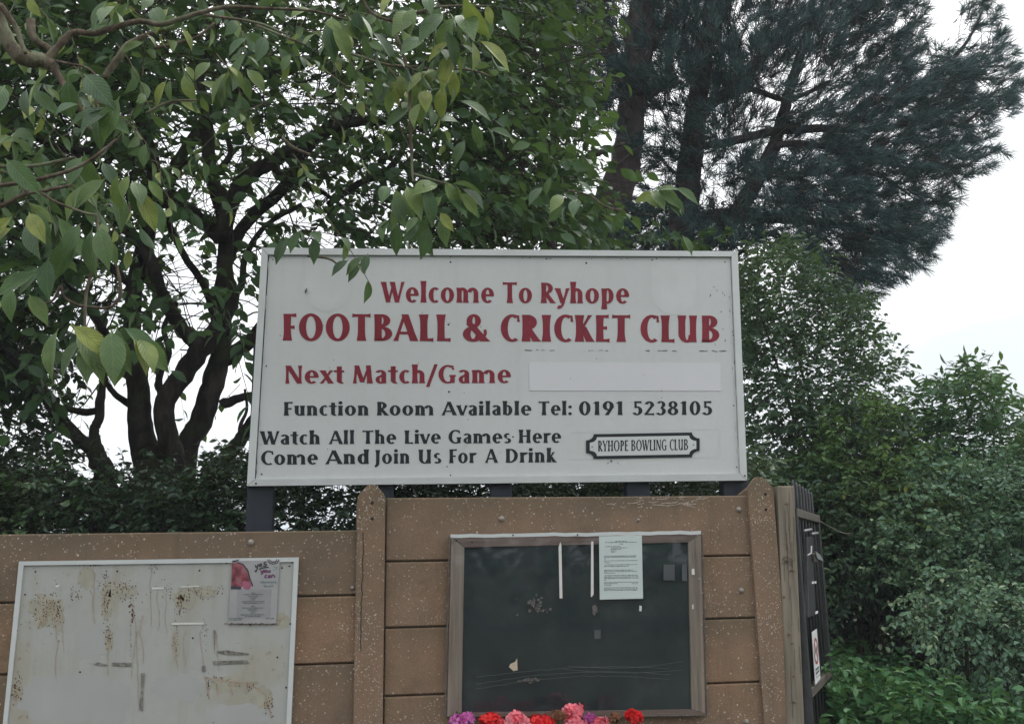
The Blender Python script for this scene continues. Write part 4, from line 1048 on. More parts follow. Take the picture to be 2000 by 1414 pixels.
class Leaves:
    """gathers leaf instances (numpy) into one mesh per crown"""
    def __init__(s): s.V = []; s.F3 = []; s.F4 = []; s.UV = []; s.R = []; s.k = 0
    def add(s, tmpl, P, Y, Z, size, rnd):
        Vt, Ft, UVt = tmpl
        Y = unit(Y); Z = unit(Z-(Z*Y).sum(-1, keepdims=True)*Y); X = np.cross(Y, Z)
        n = len(P); size = np.broadcast_to(np.asarray(size, float), (n,))
        W_ = P[:, None, :]+size[:, None, None]*(Vt[None, :, 0:1]*X[:, None, :]+Vt[None, :, 1:2]*Y[:, None, :]+Vt[None, :, 2:3]*Z[:, None, :])
        m_ = len(Vt); off = (s.k+np.arange(n)*m_)[:, None, None]
        for f in (Ft if isinstance(Ft, tuple) else (Ft,)):
            (s.F3 if f.shape[1] == 3 else s.F4).append((f[None]+off).reshape(-1, f.shape[1]))
        s.V.append(W_.reshape(-1, 3)); s.UV.append(np.tile(UVt, (n, 1))); s.R.append(np.repeat(rnd, m_)); s.k += n*m_
    def build(s, name, mat, parent=None, uv=False, smooth=True, loc=None):
        fs = []
        if s.F3: fs.append(np.concatenate(s.F3).astype(np.int32))
        if s.F4: fs.append(np.concatenate(s.F4).astype(np.int32))
        return build(name, np.concatenate(s.V), fs, mat, parent, smooth, np.clip(np.concatenate(s.R), 0, 1), np.concatenate(s.UV) if uv else None, loc)

class Twigs:
    def __init__(s): s.V = []; s.F = []; s.k = 0
    def add(s, paths, rad):
        """paths (N,K,3) -> three-sided tapering prisms"""
        N_, K, _ = paths.shape
        T = unit(np.gradient(paths, axis=1)); ref = np.array([.3, .9, .31]); a = unit(np.cross(T, ref)); b = np.cross(T, a)
        rr = np.asarray(rad)[:, None]*np.linspace(1, .45, K)[None]
        rings = [paths+rr[..., None]*(a*math.cos(p)+b*math.sin(p)) for p in (0, 2.094, 4.189)]
        V = np.stack(rings, 2).reshape(-1, 3)
        base = s.k+np.arange(N_)[:, None]*K*3
        F = []
        for i in range(K-1):
            for j in range(3):
                q = np.array([i*3+j, i*3+(j+1) % 3, (i+1)*3+(j+1) % 3, (i+1)*3+j]); F.append(base+q[None])
        s.V.append(V); s.F.append(np.concatenate(F)); s.k += len(V)
    def build(s, name, mat, parent): return build(name, np.concatenate(s.V), [np.concatenate(s.F).astype(np.int32)], mat, parent, True)

def vnoise(P, f, seed=0):
    """cheap 3-D value noise, 0..1"""
    Q = P*f+seed*17.3; i = np.floor(Q).astype(np.int64); u = Q-i; u = u*u*(3-2*u); o = np.zeros(len(P))
    for dx in (0, 1):
        for dy in (0, 1):
            for dz in (0, 1):
                h = ((i[:, 0]+dx)*374761393+(i[:, 1]+dy)*668265263+(i[:, 2]+dz)*2147483647+seed*97) & 0x7fffffff
                h = (h ^ (h >> 13))*1274126177 & 0x7fffffff; h = ((h ^ (h >> 16)) & 0xffff)/65535.0
                wx = u[:, 0] if dx else 1-u[:, 0]; wy = u[:, 1] if dy else 1-u[:, 1]; wz = u[:, 2] if dz else 1-u[:, 2]
                o += h*wx*wy*wz
    return o

def sprigs(rg, P0, D, Ln, n, tmpl, size, lv, tw, rad=.003, droop=.25, up=.8, hang=.35, spread=.9, tone=.45, tone_sd=.2, K=4, leaf_from=.15, tonearr=None):
    """twigs P0 + D*t with alternate leaves"""
    N_ = len(P0); D = unit(D); Ln = np.broadcast_to(np.asarray(Ln, float), (N_,))
    t = np.linspace(0, 1, K)[None, :, None]
    side0 = unit(np.cross(D, np.array([0, 0, 1.0])+rg.normal(0, .15, (N_, 3)))); bend = rg.normal(0, .12, (N_, 1, 1))
    path = P0[:, None]+D[:, None]*Ln[:, None, None]*t+np.array([0, 0, -1.0])*(droop*Ln[:, None, None]*t**2)+side0[:, None]*(bend*Ln[:, None, None]*np.sin(t*3))
    tw.add(path, np.full(N_, rad)*rg.uniform(.7, 1.3, N_))
    j = np.arange(n); tj = leaf_from+(1-leaf_from)*(j+.5)/n
    tt = np.clip(tj[None, :]+rg.normal(0, .04, (N_, n)), 0, 1)
    pos = P0[:, None]+D[:, None]*(Ln[:, None]*tt)[..., None]+np.array([0, 0, -1.0])*(droop*Ln[:, None]*tt**2)[..., None]+side0[:, None]*(bend[:, 0]*Ln[:, None]*np.sin(tt*3))[..., None]
    tang = unit(D[:, None]*np.ones((1, n, 1))+np.array([0, 0, -1.0])*(2*droop*tt)[..., None])
    sg = np.where((j % 2) == 0, 1.0, -1.0)[None, :, None]
    ld = tang*rg.uniform(.35, 1.0, (N_, n, 1))+side0[:, None]*sg*spread+np.array([0, 0, -1.0])*hang*rg.uniform(.3, 1.6, (N_, n, 1))+rg.normal(0, .28, (N_, n, 3))
    nz = np.array([0, 0, up])+rg.normal(0, .5, (N_, n, 3))
    sz = size*rg.uniform(.62, 1.12, (N_, n))
    rn = (tone if tonearr is None else tonearr[:, None])+rg.normal(0, tone_sd, (N_, n))
    lv.add(tmpl, pos.reshape(-1, 3), ld.reshape(-1, 3), nz.reshape(-1, 3), sz.ravel(), rn.ravel())

def in_poly(px, py, poly):
    o = np.zeros(len(px), bool); n = len(poly)
    for i in range(n):
        x0, y0 = poly[i]; x1, y1 = poly[(i+1) % n]
        c = ((y0 > py) != (y1 > py)) & (px < (x1-x0)*(py-y0)/(y1-y0+1e-9)+x0); o ^= c
    return o

def grid_p(px, py, rows, x0=0, y0=0, cell=100):
    g_ = np.array(rows, float)/9.0
    fx = np.clip((px-x0)/cell-.5, 0, g_.shape[1]-1.001); fy = np.clip((py-y0)/cell-.5, 0, g_.shape[0]-1.001)
    i = fx.astype(int); j = fy.astype(int); u = fx-i; v = fy-j
    return g_[j, i]*(1-u)*(1-v)+g_[j, i+1]*u*(1-v)+g_[j+1, i]*(1-u)*v+g_[j+1, i+1]*u*v

def fill(rg, n, poly, y0, y1, rows=None, clump=0.0, freq=2.2, seed=1, thr=.5, ypow=1.0):
    """n points of a crown: inside its outline, through its whole depth y0..y1"""
    xs = [p[0] for p in poly]; ys = [p[1] for p in poly]; out = []; got = 0
    for _ in range(60):
        m_ = n*3; px = rg.uniform(min(xs), max(xs), m_); py = rg.uniform(min(ys), max(ys), m_); yy = y0+(y1-y0)*rg.random(m_)**ypow
        ok = in_poly(px, py, poly)
        if rows is not None: ok &= rg.random(m_) < grid_p(px, py, rows)**1.3
        P = at_arr(px, py, yy)
        if clump > 0: ok &= (vnoise(P, freq, seed)*.65+vnoise(P, freq*2.3, seed+5)*.35 > thr+rg.normal(0, .06, m_)-(1-clump)*.4)
        ok &= P[:, 2] > .05
        out.append(P[ok]); got += ok.sum()
        if got >= n: break
    return np.concatenate(out)[:n]

def limb(pts, y, wpx=None):
    """pixel polyline (px, py, width px[, dy]) at depth y -> smooth world path with radii"""
    o = []
    for p in pts:
        yy = y+(p[3] if len(p) > 3 else 0); q = at(p[0], p[1], yy); o.append((*q, p[2]/2/ppm(yy, p[0], p[1])))
    return o

def add_limb(name, pts, mat, parent, per=6, n=9, jit=.05):
    q = smooth_path(pts, per, jit); b = MB(); b.tube(q[:, :3], q[:, 3], n); return b.build(name, mat, parent, True)

CH = leaf_template(.205, 9, .36, .40, .10, 1.2, 1.0)
CHs = leaf_template(.26, 4, .25, .22, .06, .8, .95)
SM = simple_leaf(.26); SMW = simple_leaf(.34); SMN = simple_leaf(.17, .3, .25)

# ------------------------------------------------------------------ cherry tree (many stems behind the fence, boughs hanging over it)
rg = np.random.default_rng(101)
YC = 2.0
tb = at(330, 1000, YC)
ch = empty('cherry_tree', (tb[0], tb[1], 0), 'large many-stemmed broadleaved tree behind the fence, boughs hanging over the sign', 'tree')
def root(px, py, wd, y): p = at(px, py, y); return [(p[0], p[1], -.05, wd*1.25), (p[0], p[1], p[2]*.55, wd*1.05)]
r_ = .5*85/ppm(YC, 300, 950)
stem = lambda pts, y=YC, nm='trunk', **k: add_limb(nm, [(p[0], p[1], p[2], p[3]*.80) for p in pts], M['bark_cherry'], ch, **k)
stem(root(312, 1005, r_*1.15, YC)+limb([(292, 930, 80), (281, 880, 68), (272, 820, 58), (268, 745, 52), (258, 660, 44), (262, 560, 40), (290, 440, 40), (300, 330, 34), (270, 220, 28), (240, 90, 22), (230, -120, 14)], YC))
stem(root(345, 1005, r_*.9, YC-.1)+limb([(338, 925, 56), (328, 860, 52), (320, 792, 50), (350, 742, 50), (385, 690, 50), (424, 640, 44), (450, 585, 42), (438, 525, 40), (440, 440, 36), (410, 330, 34), (404, 225, 28), (390, 130, 22), (430, 20, 16), (440, -150, 10)], YC-.1))
stem(root(352, 1005, r_*.75, YC+.25)+limb([(362, 900, 54), (392, 825, 56), (420, 735, 52), (436, 655, 44), (432, 560, 34), (470, 450, 30), (560, 360, 30), (600, 290, 28), (660, 232, 24), (740, 190, 18), (830, 120, 12)], YC+.25))
stem(root(385, 1010, r_*.75, YC-.25)+limb([(402, 955, 46), (432, 905, 40), (468, 862, 34), (500, 815, 28), (560, 760, 22), (620, 680, 14)], YC-.25))
BR = 'branch'
for pts, y in ((([(425, 715, 30), (460, 688, 30), (498, 655, 28), (540, 600, 24), (590, 520, 20)]), YC+.3),
               (([(395, 680, 30), (365, 655, 28), (338, 615, 28), (312, 565, 26), (290, 500, 24), (240, 440, 20), (190, 380, 14), (150, 300, 10)]), YC-.1),
               (([(435, 790, 22), (465, 779, 17), (500, 770, 14), (540, 765, 12)]), YC+.25),
               (([(268, 745, 26), (235, 715, 20), (210, 660, 18), (170, 600, 14), (120, 540, 10)]), YC),
               (([(300, 400, 26), (345, 395, 26), (395, 430, 24), (430, 470, 26)]), YC),
               (([(405, 230, 26), (372, 280, 22), (340, 325, 20)]), YC-.1),
               (([(430, 470, 34), (452, 395, 32), (480, 345, 30), (525, 320, 28), (600, 275, 26), (680, 240, 22), (760, 235, 16), (850, 210, 10)]), YC-.2),
               (([(440, 190, 26), (500, 150, 24), (560, 138, 22), (620, 110, 18), (700, 70, 14), (800, 40, 9)]), YC-.3),
               (([(640, 400, 12), (700, 360, 14), (760, 330, 14), (800, 270, 10)]), YC+.6),
               (([(900, 470, 34), (960, 455, 30), (1000, 440, 24), (1040, 400, 16)]), YC+.9),
               (([(262, 560, 20), (215, 520, 16), (160, 470, 13), (90, 450, 9)]), YC+.1), (([(424, 640, 18), (400, 560, 15), (360, 500, 14), (330, 430, 12), (340, 350, 10), (380, 300, 8)]), YC+.2),
               (([(434, 600, 16), (470, 560, 14), (480, 500, 12), (520, 440, 10), (590, 400, 8)]), YC+.1), (([(270, 800, 16), (225, 770, 12), (205, 735, 9), (215, 690, 7)]), YC+.1), (([(320, 792, 16), (310, 740, 14), (330, 690, 12), (320, 640, 10), (345, 590, 8)]), YC+.15),
               (([(455, 395, 18), (420, 350, 14), (450, 300, 12), (440, 240, 9), (480, 200, 7)]), YC+.2), (([(525, 320, 16), (560, 350, 12), (620, 370, 9), (690, 420, 7)]), YC+.1), (([(392, 825, 12), (402, 780, 9), (398, 740, 7), (412, 700, 5)]), YC+.5), (([(468, 862, 10), (470, 830, 8), (482, 800, 6), (478, 760, 5)]), YC+.1),
               (([(300, 330, 20), (220, 300, 16), (120, 290, 12), (20, 250, 8)]), YC-.5),
               (([(345, 870, 16), (358, 862, 12), (372, 845, 12), (382, 800, 8)]), YC+.3)):
    add_limb(BR, limb(pts, y), M['bark_cherry'], ch)
# fine silhouetted twigs through the crown
tw = Twigs(); lv = Leaves()
CROWN = [(-250, -260), (1200, -260), (1130, 120), (1140, 300), (1150, 478), (980, 478), (700, 480), (520, 480), (480, 640), (500, 760), (440, 800), (350, 760), (300, 690), (240, 780), (100, 740), (-250, 900)]
ROWS = [[9, 9, 9, 9, 8, 8, 7, 7, 8, 7, 6, 5, 4], [9, 9, 9, 8, 7, 7, 7, 7, 8, 8, 7, 6, 4], [9, 9, 8, 6, 5, 6, 6, 7, 8, 8, 7, 5, 4], [9, 8, 6, 5, 4, 4, 5, 6, 7, 8, 7, 5, 4], [8, 7, 5, 4, 4, 4, 5, 6, 8, 9, 9, 7, 6],
        [7, 6, 4, 3, 3, 3, 0, 0, 0, 0, 0, 0, 0], [6, 4, 2, 2, 3, 3, 0, 0, 0, 0, 0, 0, 0], [5, 2, 1, 0, 1, 2, 0, 0, 0, 0, 0, 0, 0], [2, 0, 0, 0, 0, 1, 0, 0, 0, 0, 0, 0, 0]]
P = fill(rg, 4300, CROWN, .5, 4.8, ROWS, .55, 1.3, 3, .47)
cen = np.array([tb[0], tb[1]+.5, 4.0])
D = unit(P-cen)*.7+np.array([.15, -.25, .0])+rg.normal(0, .45, P.shape)
tone = .38+.45*(vnoise(P, 1.1, 9)-.5)+.0*P[:, 0]
sprigs(rg, P, D, rg.uniform(.28, .5, len(P)), 8, CHs, .115, lv, tw, .0032, .3, tonearr=tone, tone_sd=.16)
# bare twigs
P = fill(rg, 2500, CROWN, 1.2, 4.0, ROWS, 0)
tw2 = rg.normal(0, 1, P.shape)*np.array([1, .5, .6])+np.array([.2, 0, .3])
t = np.linspace(0, 1, 6)[None, :, None]
pth = P[:, None]+unit(tw2)[:, None]*(rg.uniform(.5, 1.2, (len(P), 1, 1))*t)+rg.normal(0, .05, (len(P), 1, 3))*np.sin(t*5)+np.array([0, 0, -.15])*t**2
tw.add(pth, rg.uniform(.003, .008, len(P)))
lv.build('crown', M['leaf_cherry'], ch)
tw.build('twigs', M['bark_twig'], ch)

# boughs over the fence, close to the viewer
YF = -1.5
def fore(pts, y=YF): return limb(pts, y)
far_top = at(240, 90, YC)
bough = [(far_top[0], far_top[1], far_top[2]+.2, .05), (far_top[0]-.9, far_top[1]-1.2, far_top[2]+.25, .045)]
add_limb('bough', bough+fore([(-160, -160, 36, .4), (-40, -20, 32), (0, 48, 28), (22, 92, 27), (44, 114, 30), (85, 120, 28), (104, 132, 20), (112, 146, 14), (150, 200, 10), (180, 260, 6)]), M['bark_fore'], ch)
for pts, y in (([(92, 116, 17), (110, 95, 14), (129, 74, 14), (147, 63, 12), (184, 66, 12), (230, 52, 12), (272, 42, 11), (313, 48, 11), (353, 37, 10), (404, 22, 9), (450, 14, 8), (520, 17, 6), (610, 22, 5), (680, 40, 4)], YF),
               ([(202, 154, 13), (220, 128, 14), (239, 103, 15), (254, 85, 13), (294, 66, 10), (340, 50, 8)], YF+.4), ([(0, 10, 12), (28, 50, 11), (42, 85, 9), (50, 105, 8)], YF-.05), ([(60, 40, 18), (65, 75, 15), (95, 95, 12), (102, 112, 9)], YF+.3),
               ([(-60, 330, 9), (22, 325, 7), (68, 324, 7), (110, 316, 6), (143, 308, 5)], YF), ([(-60, 372, 9), (48, 355, 8), (110, 342, 8), (165, 320, 7), (200, 295, 7), (228, 272, 5)], YF-.2), ([(-50, 430, 9), (0, 404, 9), (48, 380, 8), (90, 372, 7), (140, 362, 6)], YF-.2), ([(48, 374, 6), (75, 375, 6), (110, 395, 5), (162, 415, 5), (190, 420, 4)], YF-.2),
               ([(190, 150, 7), (195, 165, 6), (188, 205, 6), (205, 220, 4)], YF), ([(100, 118, 6), (135, 125, 5), (170, 133, 4), (190, 150, 4)], YF), ([(300, 95, 7), (380, 75, 6), (420, 45, 5)], YF+.4), ([(285, 222, 6), (330, 200, 5), (385, 196, 4)], YF+.4), ([(400, 30, 6), (500, 45, 5), (560, 68, 4)], YF+.2), ([(500, 50, 5), (545, 68, 5), (600, 90, 4)], YF+.3),
               ([(188, 420, 6), (192, 450, 6), (190, 495, 7), (184, 520, 7), (172, 555, 6), (167, 585, 7), (166, 640, 5)], YF-.1), ([(215, 490, 6), (230, 530, 6), (236, 574, 7), (222, 596, 6), (204, 602, 6), (180, 600, 6), (150, 595, 6), (125, 580, 5), (118, 560, 6), (105, 585, 5), (76, 598, 4)], YF-.05), ([(255, 400, 7), (248, 420, 6), (232, 436, 4)], YF),
               ([(640, 90, 6), (700, 110, 6), (760, 128, 6), (815, 132, 6), (850, 140, 5)], YF+.5), ([(770, 60, 6), (785, 100, 6), (800, 160, 6), (800, 202, 6), (803, 287, 6), (805, 335, 5), (807, 355, 4)], YF+.5), ([(780, 245, 3), (790, 270, 3), (802, 290, 4)], YF+.5), ([(807, 340, 5), (840, 350, 4), (875, 360, 3)], YF+.5), ([(600, 500, 5), (640, 505, 5), (660, 517, 4)], YF+1.0), ([(550, 270, 6), (575, 290, 7), (605, 303, 6)], YF+.8), ([(760, 135, 6), (770, 150, 5), (778, 158, 3)], YF+.5),
               ([(1110, 372, 4), (1150, 382, 4), (1185, 405, 4), (1215, 410, 3)], YF+1.1), ([(690, -40, 6), (720, 20, 6), (760, 40, 6), (790, 35, 5), (830, 20, 5), (880, 12, 4), (960, 12, 3)], YF+.4), ([(850, 140, 5), (890, 135, 5), (930, 140, 4), (960, 150, 3)], YF+.5)):
    add_limb('bough', fore(pts, y), M['bark_fore'], ch, n=7)
lf = Leaves(); tf = Twigs()
def spray(px, py, n, Lpx, y=YF, spread=60, tone=.55, down=.75, lean=(0, 0)):
    """leaves that hang from one twig end: fan out, tips down"""
    c = at(px, py, y); k_ = ppm(y, px, py); s_ = Lpx/k_
    a = rg.uniform(-1, 1, n); dep = rg.normal(0, .05, n)
    P = c[None]+np.stack([a*spread/k_*.55, dep, rg.uniform(-.35, .35, n)*spread/k_*.5], 1)
    Dv = np.stack([a*1.0+lean[0]+rg.normal(0, .25, n), rg.normal(-.35, .35, n), -down+lean[1]+rg.normal(0, .25, n)], 1)
    Nz = np.stack([rg.normal(0, .3, n), -.75+rg.normal(0, .35, n), .65+rg.normal(0, .3, n)], 1)
    lf.add(CH, P, Dv, Nz, s_*rg.uniform(.7, 1.2, n), tone+rg.normal(0, .24, n))
for a in ((60, 425, 7, 88, YF-.2, 90, .72), (160, 440, 5, 88, YF-.2, 70, .6), (190, 640, 7, 100, YF-.1, 120, .62), (240, 650, 4, 96, YF-.1, 70, .6), (120, 650, 3, 100, YF-.1, 60, .7), (35, 570, 4, 84, YF-.1, 60, .66), (115, 525, 4, 72, YF-.1, 70, .5), (5, 320, 2, 92, YF-.3, 30, .5),
          (25, 170, 3, 80, YF-.1, 60, .4), (130, 150, 3, 85, YF-.1, 60, .5), (170, 205, 3, 80, YF-.1, 50, .35), (240, 200, 4, 84, YF-.1, 70, .42), (210, 360, 7, 76, YF-.1, 110, .5), (260, 345, 4, 70, YF-.1, 60, .62), (45, 350, 2, 60, YF, 30, .3), (15, 240, 2, 70, YF-.1, 30, .85), (160, 300, 4, 66, YF+.2, 80, .3),
          (815, 365, 7, 78, YF+.5, 120, .62), (880, 365, 5, 80, YF+.5, 80, .8), (760, 365, 3, 62, YF+.5, 50, .7), (850, 425, 6, 60, YF+.55, 90, .62), (790, 440, 7, 54, YF+.9, 70, .12), (880, 150, 6, 66, YF+.5, 80, .85), (850, 200, 6, 62, YF+.5, 90, .6), (780, 150, 5, 60, YF+.5, 70, .8), (740, 140, 3, 60, YF+.5, 60, .85),
          (640, 15, 4, 76, YF+.2, 70, .75), (690, 30, 4, 76, YF+.2, 60, .6), (630, 50, 3, 80, YF+.2, 40, .7), (820, 0, 4, 84, YF+.3, 60, .45), (900, 20, 4, 90, YF+.3, 70, .6), (860, 70, 4, 70, YF+.3, 70, .35), (905, 90, 4, 84, YF+.3, 50, .75), (960, 10, 3, 60, YF+.4, 50, .7), (920, 250, 5, 56, YF+.7, 80, .35), (840, 110, 3, 60, YF+.4, 60, .6),
          (555, 455, 2, 56, YF+1.0, 40, .4), (610, 458, 3, 56, YF+1.0, 50, .5), (684, 508, 1, 40, YF+1.0, 5, .25), (722, 500, 3, 50, YF+1.0, 26, .3), (1240, 370, 5, 54, YF+1.1, 80, .55), (1290, 375, 4, 56, YF+1.1, 50, .65), (1325, 458, 2, 38, YF+1.2, 30, .25), (1130, 400, 4, 50, YF+1.1, 70, .3), (1090, 360, 4, 54, YF+1.1, 70, .3), (290, 10, 3, 80, YF+.1, 60, .5), (230, 10, 2, 76, YF, 40, .6), (340, 25, 3, 64, YF+.2, 50, .55), (430, 130, 5, 66, YF+.5, 90, .7), (470, 150, 4, 66, YF+.5, 60, .72), (350, 150, 4, 60, YF+.6, 70, .8), (510, 80, 4, 60, YF+.5, 80, .4)):
    spray(*a)
FC = [(-200, -200), (980, -200), (960, 60), (930, 240), (860, 390), (620, 400), (500, 360), (330, 330), (300, 420), (220, 440), (80, 480), (-200, 520)]
FR = [[9, 9, 9, 9, 8, 8, 8, 8, 9, 6], [9, 9, 9, 9, 8, 8, 7, 8, 8, 5], [9, 9, 8, 6, 5, 6, 6, 7, 7, 4], [8, 8, 6, 3, 2, 3, 3, 5, 6, 3], [3, 3, 1, 1, 1, 1, 2, 2, 3, 1], [1, 0, 0, 0, 0, 0, 0, 0, 0, 0]]
P = fill(rg, 125, FC, YF+.2, YF+1.5, FR, .5, 2.0, 4, .46)
D = np.array([.5, -.25, -.15])+rg.normal(0, .5, P.shape)
sprigs(rg, P, D, rg.uniform(.2, .4, len(P)), 6, CH, .095, lf, tf, .0028, .45, up=.45, hang=.65, tonearr=.46+.8*(vnoise(P, 1.7, 2)-.5), tone_sd=.22)
lf.build('hanging_leaves', M['leaf_fore'], ch, uv=True)
tf.build('twigs', M['bark_fore'], ch)

# ------------------------------------------------------------------ forked small tree on the left
t0 = at(195, 940, 1.6)
sc_ = empty('forked_tree', (t0[0], t0[1], 0), 'slim forked trunk left of the many-stemmed tree, rising from the dark hedge', 'tree')
add_limb('trunk', root(212, 1000, .10, 1.6)+limb([(205, 945, 40), (192, 905, 36), (184, 878, 34), (160, 862, 26), (132, 835, 26), (110, 805, 26), (92, 775, 26), (72, 755, 22), (40, 720, 16), (-10, 660, 12), (-40, 560, 8)], 1.6), M['bark_cherry'], sc_)
add_limb('trunk', limb([(188, 890, 26), (186, 860, 20), (184, 838, 19), (193, 815, 18), (196, 780, 18), (201, 750, 12), (204, 715, 8), (190, 660, 6)], 1.58), M['bark_cherry'], sc_)
add_limb('branch', limb([(188, 802, 14), (165, 805, 15), (140, 800, 12), (112, 795, 12)], 1.57), M['bark_cherry'], sc_)
lv = Leaves(); tw = Twigs()
P = fill(rg, 170, [(-150, 560), (90, 560), (120, 640), (120, 720), (60, 780), (-150, 800)], 1.2, 2.4, None, .3, 2, 6, .45)
sprigs(rg, P, rg.normal(0, 1, P.shape), rg.uniform(.2, .4, len(P)), 7, CHs, .085, lv, tw, .003, .3, tone=.25)
lv.build('crown', M['leaf_bush'], sc_); tw.build('twigs', M['bark_twig'], sc_)

# ------------------------------------------------------------------ sycamore in front of the pines
s0 = at(1090, 500, 3.2)
sy = empty('sycamore_tree', (s0[0], s0[1], 0), 'dark broadleaved tree rising behind the middle of the sign, left of the pine trunks', 'tree')
add_limb('trunk', [(s0[0], s0[1], -.05, .11), (s0[0], s0[1], 1.5, .10)]+limb([(1075, 480, 26), (1060, 380, 22), (1085, 250, 20), (1070, 120, 16), (1040, -60, 12)], 3.2), M['bark_cherry'], sy)
for pts in ([(1062, 380, 14), (1110, 330, 12), (1170, 300, 10), (1220, 280, 6)], [(1085, 250, 14), (1020, 200, 12), (950, 130, 8)], [(1078, 180, 12), (1140, 120, 10), (1180, 60, 7)], [(1065, 400, 12), (990, 380, 10), (920, 330, 6)]):
    add_limb('branch', limb(pts, 3.2), M['bark_cherry'], sy)
lv = Leaves(); tw = Twigs()
SYC = [(860, -220), (1150, -220), (1130, 60), (1140, 130), (1165, 260), (1140, 390), (1165, 445), (1300, 468), (1440, 490), (860, 490), (900, 250)]
SR = [[0]*8+[6, 7, 6, 5, 4, 0, 0], [0]*8+[7, 8, 7, 6, 3, 0, 0], [0]*8+[8, 8, 8, 6, 4, 0, 0], [0]*8+[8, 9, 7, 6, 4, 4, 4], [0]*8+[9, 9, 9, 9, 9, 8, 7]]
P = fill(rg, 620, SYC, 2.4, 4.4, SR, .5, 1.5, 8, .47)
sprigs(rg, P, unit(P-np.array([s0[0], s0[1], 3.6]))+rg.normal(0, .5, P.shape), rg.uniform(.25, .45, len(P)), 7, lobed_leaf(), .115, lv, tw, .003, .3, tonearr=.4+.5*(vnoise(P, 1.3, 19)-.5))
lv.build('crown', M['leaf_syc'], sy, smooth=False); tw.build('twigs', M['bark_twig'], sy)

# ------------------------------------------------------------------ pines behind the right half of the sign
YP = 4.6
def pine_tmpl(rg, nn=46, L_=1.0, nl=.62, wdt=.026):
    V = []; F = []
    for i in range(nn):
        t = .08+.92*(i/nn)**.9; az = i*2.399; ang = R(rg.uniform(28, 62)*(1.12-t*.55))
        d = np.array([math.sin(ang)*math.cos(az), math.cos(ang), math.sin(ang)*math.sin(az)]); l_ = nl*rg.uniform(.75, 1.1)
        b = np.array([0, t*.72, 0])+d*.01; s_ = unit(np.cross(d, rg.normal(0, 1, 3)))*wdt/2
        m_ = b+d*l_*.55+np.array([0, .02, 0]); k0 = len(V)
        V += [b-s_, b+s_, m_+s_*.9, m_-s_*.9, b+d*l_+np.array([0, .05, 0])]; F += [(k0, k0+1, k0+2, k0+3)]
        F.append((k0+3, k0+2, k0+4))
    V = np.array(V); F4 = np.array([f for f in F if len(f) == 4]); F3 = np.array([f for f in F if len(f) == 3])
    return V, (F3, F4), np.zeros((len(V), 2))
PT = [pine_tmpl(np.random.default_rng(40+i)) for i in range(3)]
p0 = at(1170, 490, YP)
pine = empty('pine_tree', (p0[0], p0[1], 0), 'leaning thick pine trunk with pale bark behind the sign, dark needled crown', 'tree')
add_limb('trunk', [(p0[0]-.05, p0[1], -.05, .24), (p0[0], p0[1], 1.3, .22)]+limb([(1160, 500, 70), (1185, 420, 70), (1213, 350, 64), (1228, 280, 56), (1234, 200, 54), (1245, 110, 56), (1258, 0, 52), (1262, -160, 50)], YP), M['bark_pine'], pine, n=14)
for pts in ([(1228, 215, 24), (1205, 140, 16), (1195, 90, 14), (1150, 20, 10)], [(1245, 120, 22), (1285, 80, 16), (1310, 20, 12)], [(1215, 130, 10), (1190, 125, 9), (1150, 90, 6)], [(1232, 215, 14), (1280, 180, 12), (1330, 160, 8)]):
    add_limb('branch', limb(pts, YP), M['bark_pine'], pine)
q0 = at(1330, 490, YP+.5)
pine2 = empty('pine_tree', (q0[0], q0[1], 0), 'slimmer upright pine right of the leaning one, long boughs spreading against the sky', 'tree')
add_limb('trunk', [(q0[0], q0[1], -.05, .17), (q0[0], q0[1], 1.3, .16)]+limb([(1330, 490, 52), (1340, 400, 50), (1350, 300, 48), (1362, 200, 40), (1375, 110, 34), (1392, 0, 30), (1400, -160, 22)], YP+.5), M['bark_pine'], pine2, n=12)
for pts in ([(1358, 215, 22), (1390, 200, 24), (1425, 180, 24), (1460, 145, 24), (1500, 100, 22), (1560, 50, 18), (1640, 0, 12)], [(1352, 285, 14), (1400, 282, 16), (1450, 272, 17), (1505, 258, 18), (1570, 252, 17), (1640, 252, 15), (1700, 256, 12), (1780, 240, 8)],
            [(1380, 480, 30), (1420, 440, 34), (1455, 390, 34), (1485, 340, 30), (1512, 285, 26), (1530, 220, 22), (1550, 150, 20), (1575, 70, 16), (1590, -20, 12)], [(1420, 175, 14), (1470, 175, 12), (1540, 195, 10), (1620, 160, 8)], [(1512, 285, 14), (1570, 280, 12), (1640, 295, 12), (1700, 310, 9), (1780, 330, 6)],
            [(1340, 440, 30), (1400, 420, 26), (1480, 425, 22), (1560, 430, 18), (1640, 440, 14), (1720, 460, 9)], [(1760, 175, 10), (1800, 160, 10), (1840, 140, 8), (1890, 80, 6), (1920, 20, 4)], [(1800, 255, 9), (1850, 240, 9), (1880, 245, 8), (1930, 200, 5)], [(1700, 256, 10), (1790, 170, 12), (1830, 165, 9), (1880, 180, 6)],
            [(1440, 500, 7), (1490, 460, 8), (1560, 470, 7)], [(1455, 510, 6), (1500, 505, 6), (1590, 500, 5)], [(1365, 190, 10), (1345, 110, 9), (1330, 60, 7)]):
    add_limb('branch', limb(pts, YP+.5+rg.normal(0, .15)), M['bark_pine'], pine2)
PINE = [(980, -160), (1900, -160), (1790, 5), (1795, 60), (1850, 110), (1875, 40), (1890, -20), (1950, -20), (1955, 60), (1978, 110), (1985, 200), (1945, 290), (1920, 335), (1845, 372), (1830, 460), (1785, 525), (1735, 530), (1690, 580), (1640, 590), (1600, 540), (1540, 500), (1450, 470), (1330, 480), (1290, 485), (1180, 485), (1250, 300), (1170, 250), (1080, 160), (1000, 100)]
